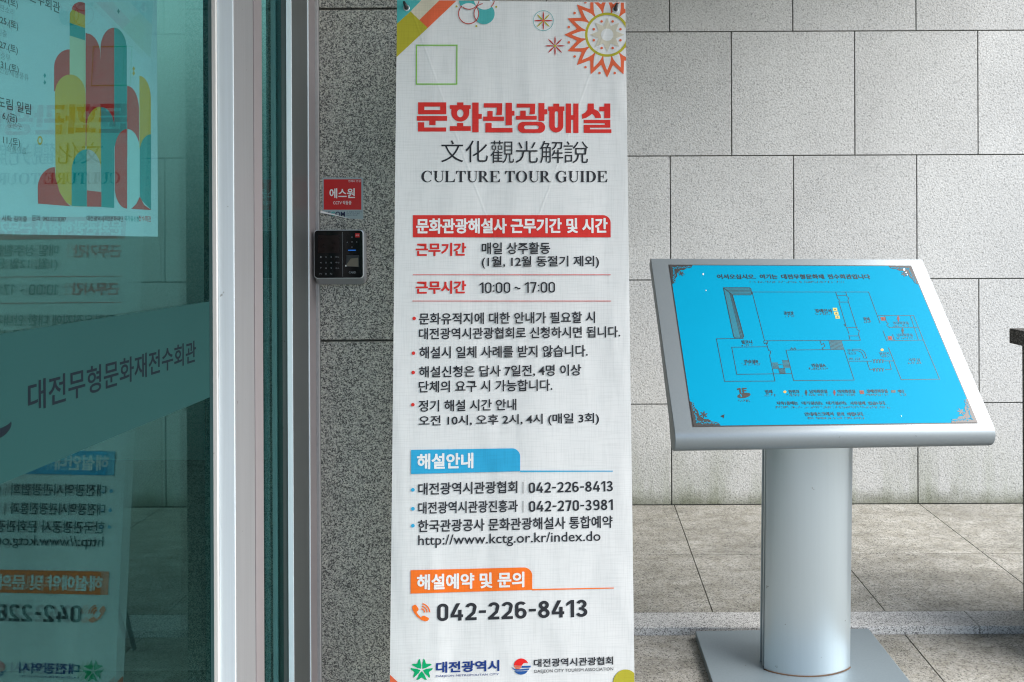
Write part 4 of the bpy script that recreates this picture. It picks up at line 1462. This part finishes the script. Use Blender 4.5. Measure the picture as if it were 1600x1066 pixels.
for k in range(3):
    x_, y_ = 802 + 5 * k, 271 + 16 * k
    symbol('seat_symbol', ([(x_, y_), (x_ + 18, y_), (x_ + 20, y_ + 13), (x_ + 2, y_ + 13)], 'map_yellow', 0.0016),
           ([(x_ + 6, y_ + 10), (x_ + 10, y_ + 3), (x_ + 15, y_ + 10), (x_ + 11, y_ + 8)], 'map_black', 0.0019))
for x_, y_ in ((1011, 316), (1041, 396), (923, 622)):
    symbol('red_symbol', ([(x_ - 10, y_ - 7), (x_ + 8, y_ - 7), (x_ + 11, y_ + 8), (x_ - 7, y_ + 8)], 'map_red', 0.0016),
           ([(x_ - 2, y_ - 4), (x_ + 5, y_ + 4), (x_ - 3, y_ + 4)], 'map_crimson', 0.0019))
for x_, y_ in ((603, 621), (1008, 446)):
    symbol('location_dot', (ell(x_, y_, 6.5, 5.5, n=14), 'map_amber', 0.0016))
for x_, y_, m_ in ((691, 624, 'map_black'), (809, 624, 'map_crimson'), (1075, 316, 'map_crimson'), (1093, 366, 'map_black')):
    symbol('person_symbol', (ell(x_, y_ - 8, 3.2, 3, n=10), m_, 0.0016),
           ([(x_ - 4, y_ - 5.2), (x_ + 5, y_ - 5.2), (x_ + 6, y_ + 3), (x_ + 3, y_ + 4), (x_ + 4, y_ + 12), (x_ - 1, y_ + 12), (x_ - 2, y_ + 4), (x_ - 5, y_ + 3)], m_, 0.0016))
symbol('paint_chip', ([(334, 722), (352, 714), (348, 732), (343, 727)], 'map_black', 0.0016))

# filigree corners: bare metal with small blue leaf cut-outs
bw, bh = pc[1][0] - pc[0][0], pc[0][1] - pc[3][1]
for cx_, cy2, sx, sy in ((pc[0][0], pc[0][1], 1, -1), (pc[1][0], pc[1][1], -1, -1), (pc[2][0], pc[2][1], -1, 1), (pc[3][0], pc[3][1], 1, 1)):
    q = Print(IP)
    a_ = 0.074
    edge = [(0, 0), (a_, 0), (a_ * .93, .010), (a_ * .72, .012), (a_ * .60, .019), (a_ * .42, .020), (a_ * .34, .027)]
    edge += [(b, a) for a, b in reversed(edge[1:])]
    q.raw([(cx_ + sx * a, cy2 + sy * b) for a, b in (edge if sx * sy > 0 else edge[::-1])], 'etched', 0.0016)
    rr2 = random.Random(3)
    for s_ in range(17):
        t_ = s_ / 16
        for sw in (0, 1):
            a, b = 0.010 + 0.058 * t_, 0.0045 + 0.004 * rr2.random() + 0.009 * (1 - t_) * rr2.random()
            if sw: a, b = b, a
            an = rr2.random() * 3.14
            c, d = math.cos(an), math.sin(an)
            pts = [(a + x_ * c - y_ * d, b + x_ * d + y_ * c) for x_, y_ in ((-.0036, 0), (-.001, .0014), (.0036, 0), (-.001, -.0014))]
            q.raw([(cx_ + sx * x_, cy2 + sy * y_) for x_, y_ in pts], 'map_blue', 0.0019)
    for an in range(0, 360, 60):
        c, d = math.cos(R(an + 15)), math.sin(R(an + 15))
        pts = [(.033 + x_ * c - y_ * d, .033 + x_ * d + y_ * c) for x_, y_ in ((0, -.0012), (.008, -.002), (.012, 0), (.008, .002), (0, .0012))]
        q.raw([(cx_ + sx * x_, cy2 + sy * y_) for x_, y_ in pts], 'etched', 0.0016 + an * 1e-7)
    q.build('corner_filigree', plate)
for x_, y_, r_ in ((263, 131, 3.4), (275, 199, 2.2), (1100, 112, 4), (1108, 124, 2.4), (1113, 133, 2), (1088, 722, 1.6)):
    symbol('worn_spot', (ell(x_, y_, r_, r_ * 1.3, n=9), 'silver_flake', 0.0021))

# column: lens-shaped extrusion with grooved sides, cut to the slope of the frame
prof = []
hw, sg_ = 0.130, 0.044
for i in range(25):
    x_ = -hw + 2 * hw * i / 24
    prof.append((x_, -sg_ * (1 - (x_ / hw) ** 2) ** 0.80))
side = [(hw, 0.003), (hw - .028, 0.005), (hw - .028, 0.014), (hw, 0.016), (hw, 0.026), (hw - .028, 0.028), (hw - .028, 0.042), (hw, 0.044), (hw, 0.050)]
prof += side
for i in range(1, 24):
    x_ = hw - 2 * hw * i / 24
    prof.append((x_, 0.050 + sg_ * (1 - (x_ / hw) ** 2) ** 0.80))
prof += [(-x_, y_) for x_, y_ in reversed(side)]
bm = bmesh.new()
lo, hi = [], []
cxw, cyw = 0.6735, 2.293
cr, sr = math.cos(R(2.0)), math.sin(R(2.0))
zb = 0.026
for x_, y_ in prof:
    X, Y = cxw + x_ * cr - y_ * sr, cyw + x_ * sr + y_ * cr
    lo.append(bm.verts.new((X, Y, zb)))
    X2 = X + 0.016
    z_ = (IP.o - IP.N * 0.028 - Vector((X2, Y, 0))).dot(IP.N) / IP.N.z
    hi.append(bm.verts.new((X2, Y, z_)))
n_ = len(prof)
for k in range(n_):
    bm.faces.new((lo[k], lo[(k + 1) % n_], hi[(k + 1) % n_], hi[k]))
bm.faces.new(lo[::-1]); bm.faces.new(hi)
bmesh.ops.recalc_face_normals(bm, faces=bm.faces)
me = bpy.data.meshes.new('column')
bm.to_mesh(me); bm.free()
colm = link('column', me, 'silver_column')
shade_smooth(colm, 25)
adopt(colm, board)
# rusty seam round the foot
ring_ = []
for x_, y_ in prof[:25]:
    X, Y = cxw + x_ * 1.006 * cr - (y_ - .001) * sr, cyw + x_ * 1.006 * sr + (y_ - .001) * cr
    ring_.append((X, Y, 0.0262))
M['rust'] = plain('rusty_seam', (0.10, 0.055, 0.03), 0.9, 0, 0.4, 120)
adopt(tube('foot_seam', ring_, 0.0018, 'rust', None, 6), board)
bp_ = boxes('base_plate', [(-.287, .287, -.30, .235, -0.0125, 0.0125)], 'steel_plate', None, bevel=0.0025)
adopt(bp_, board, Matrix.Translation((0.664, 2.289, 0.0127)) @ Matrix.Rotation(R(1.2), 4, 'Z'))

bpy.data.objects.remove(_to)
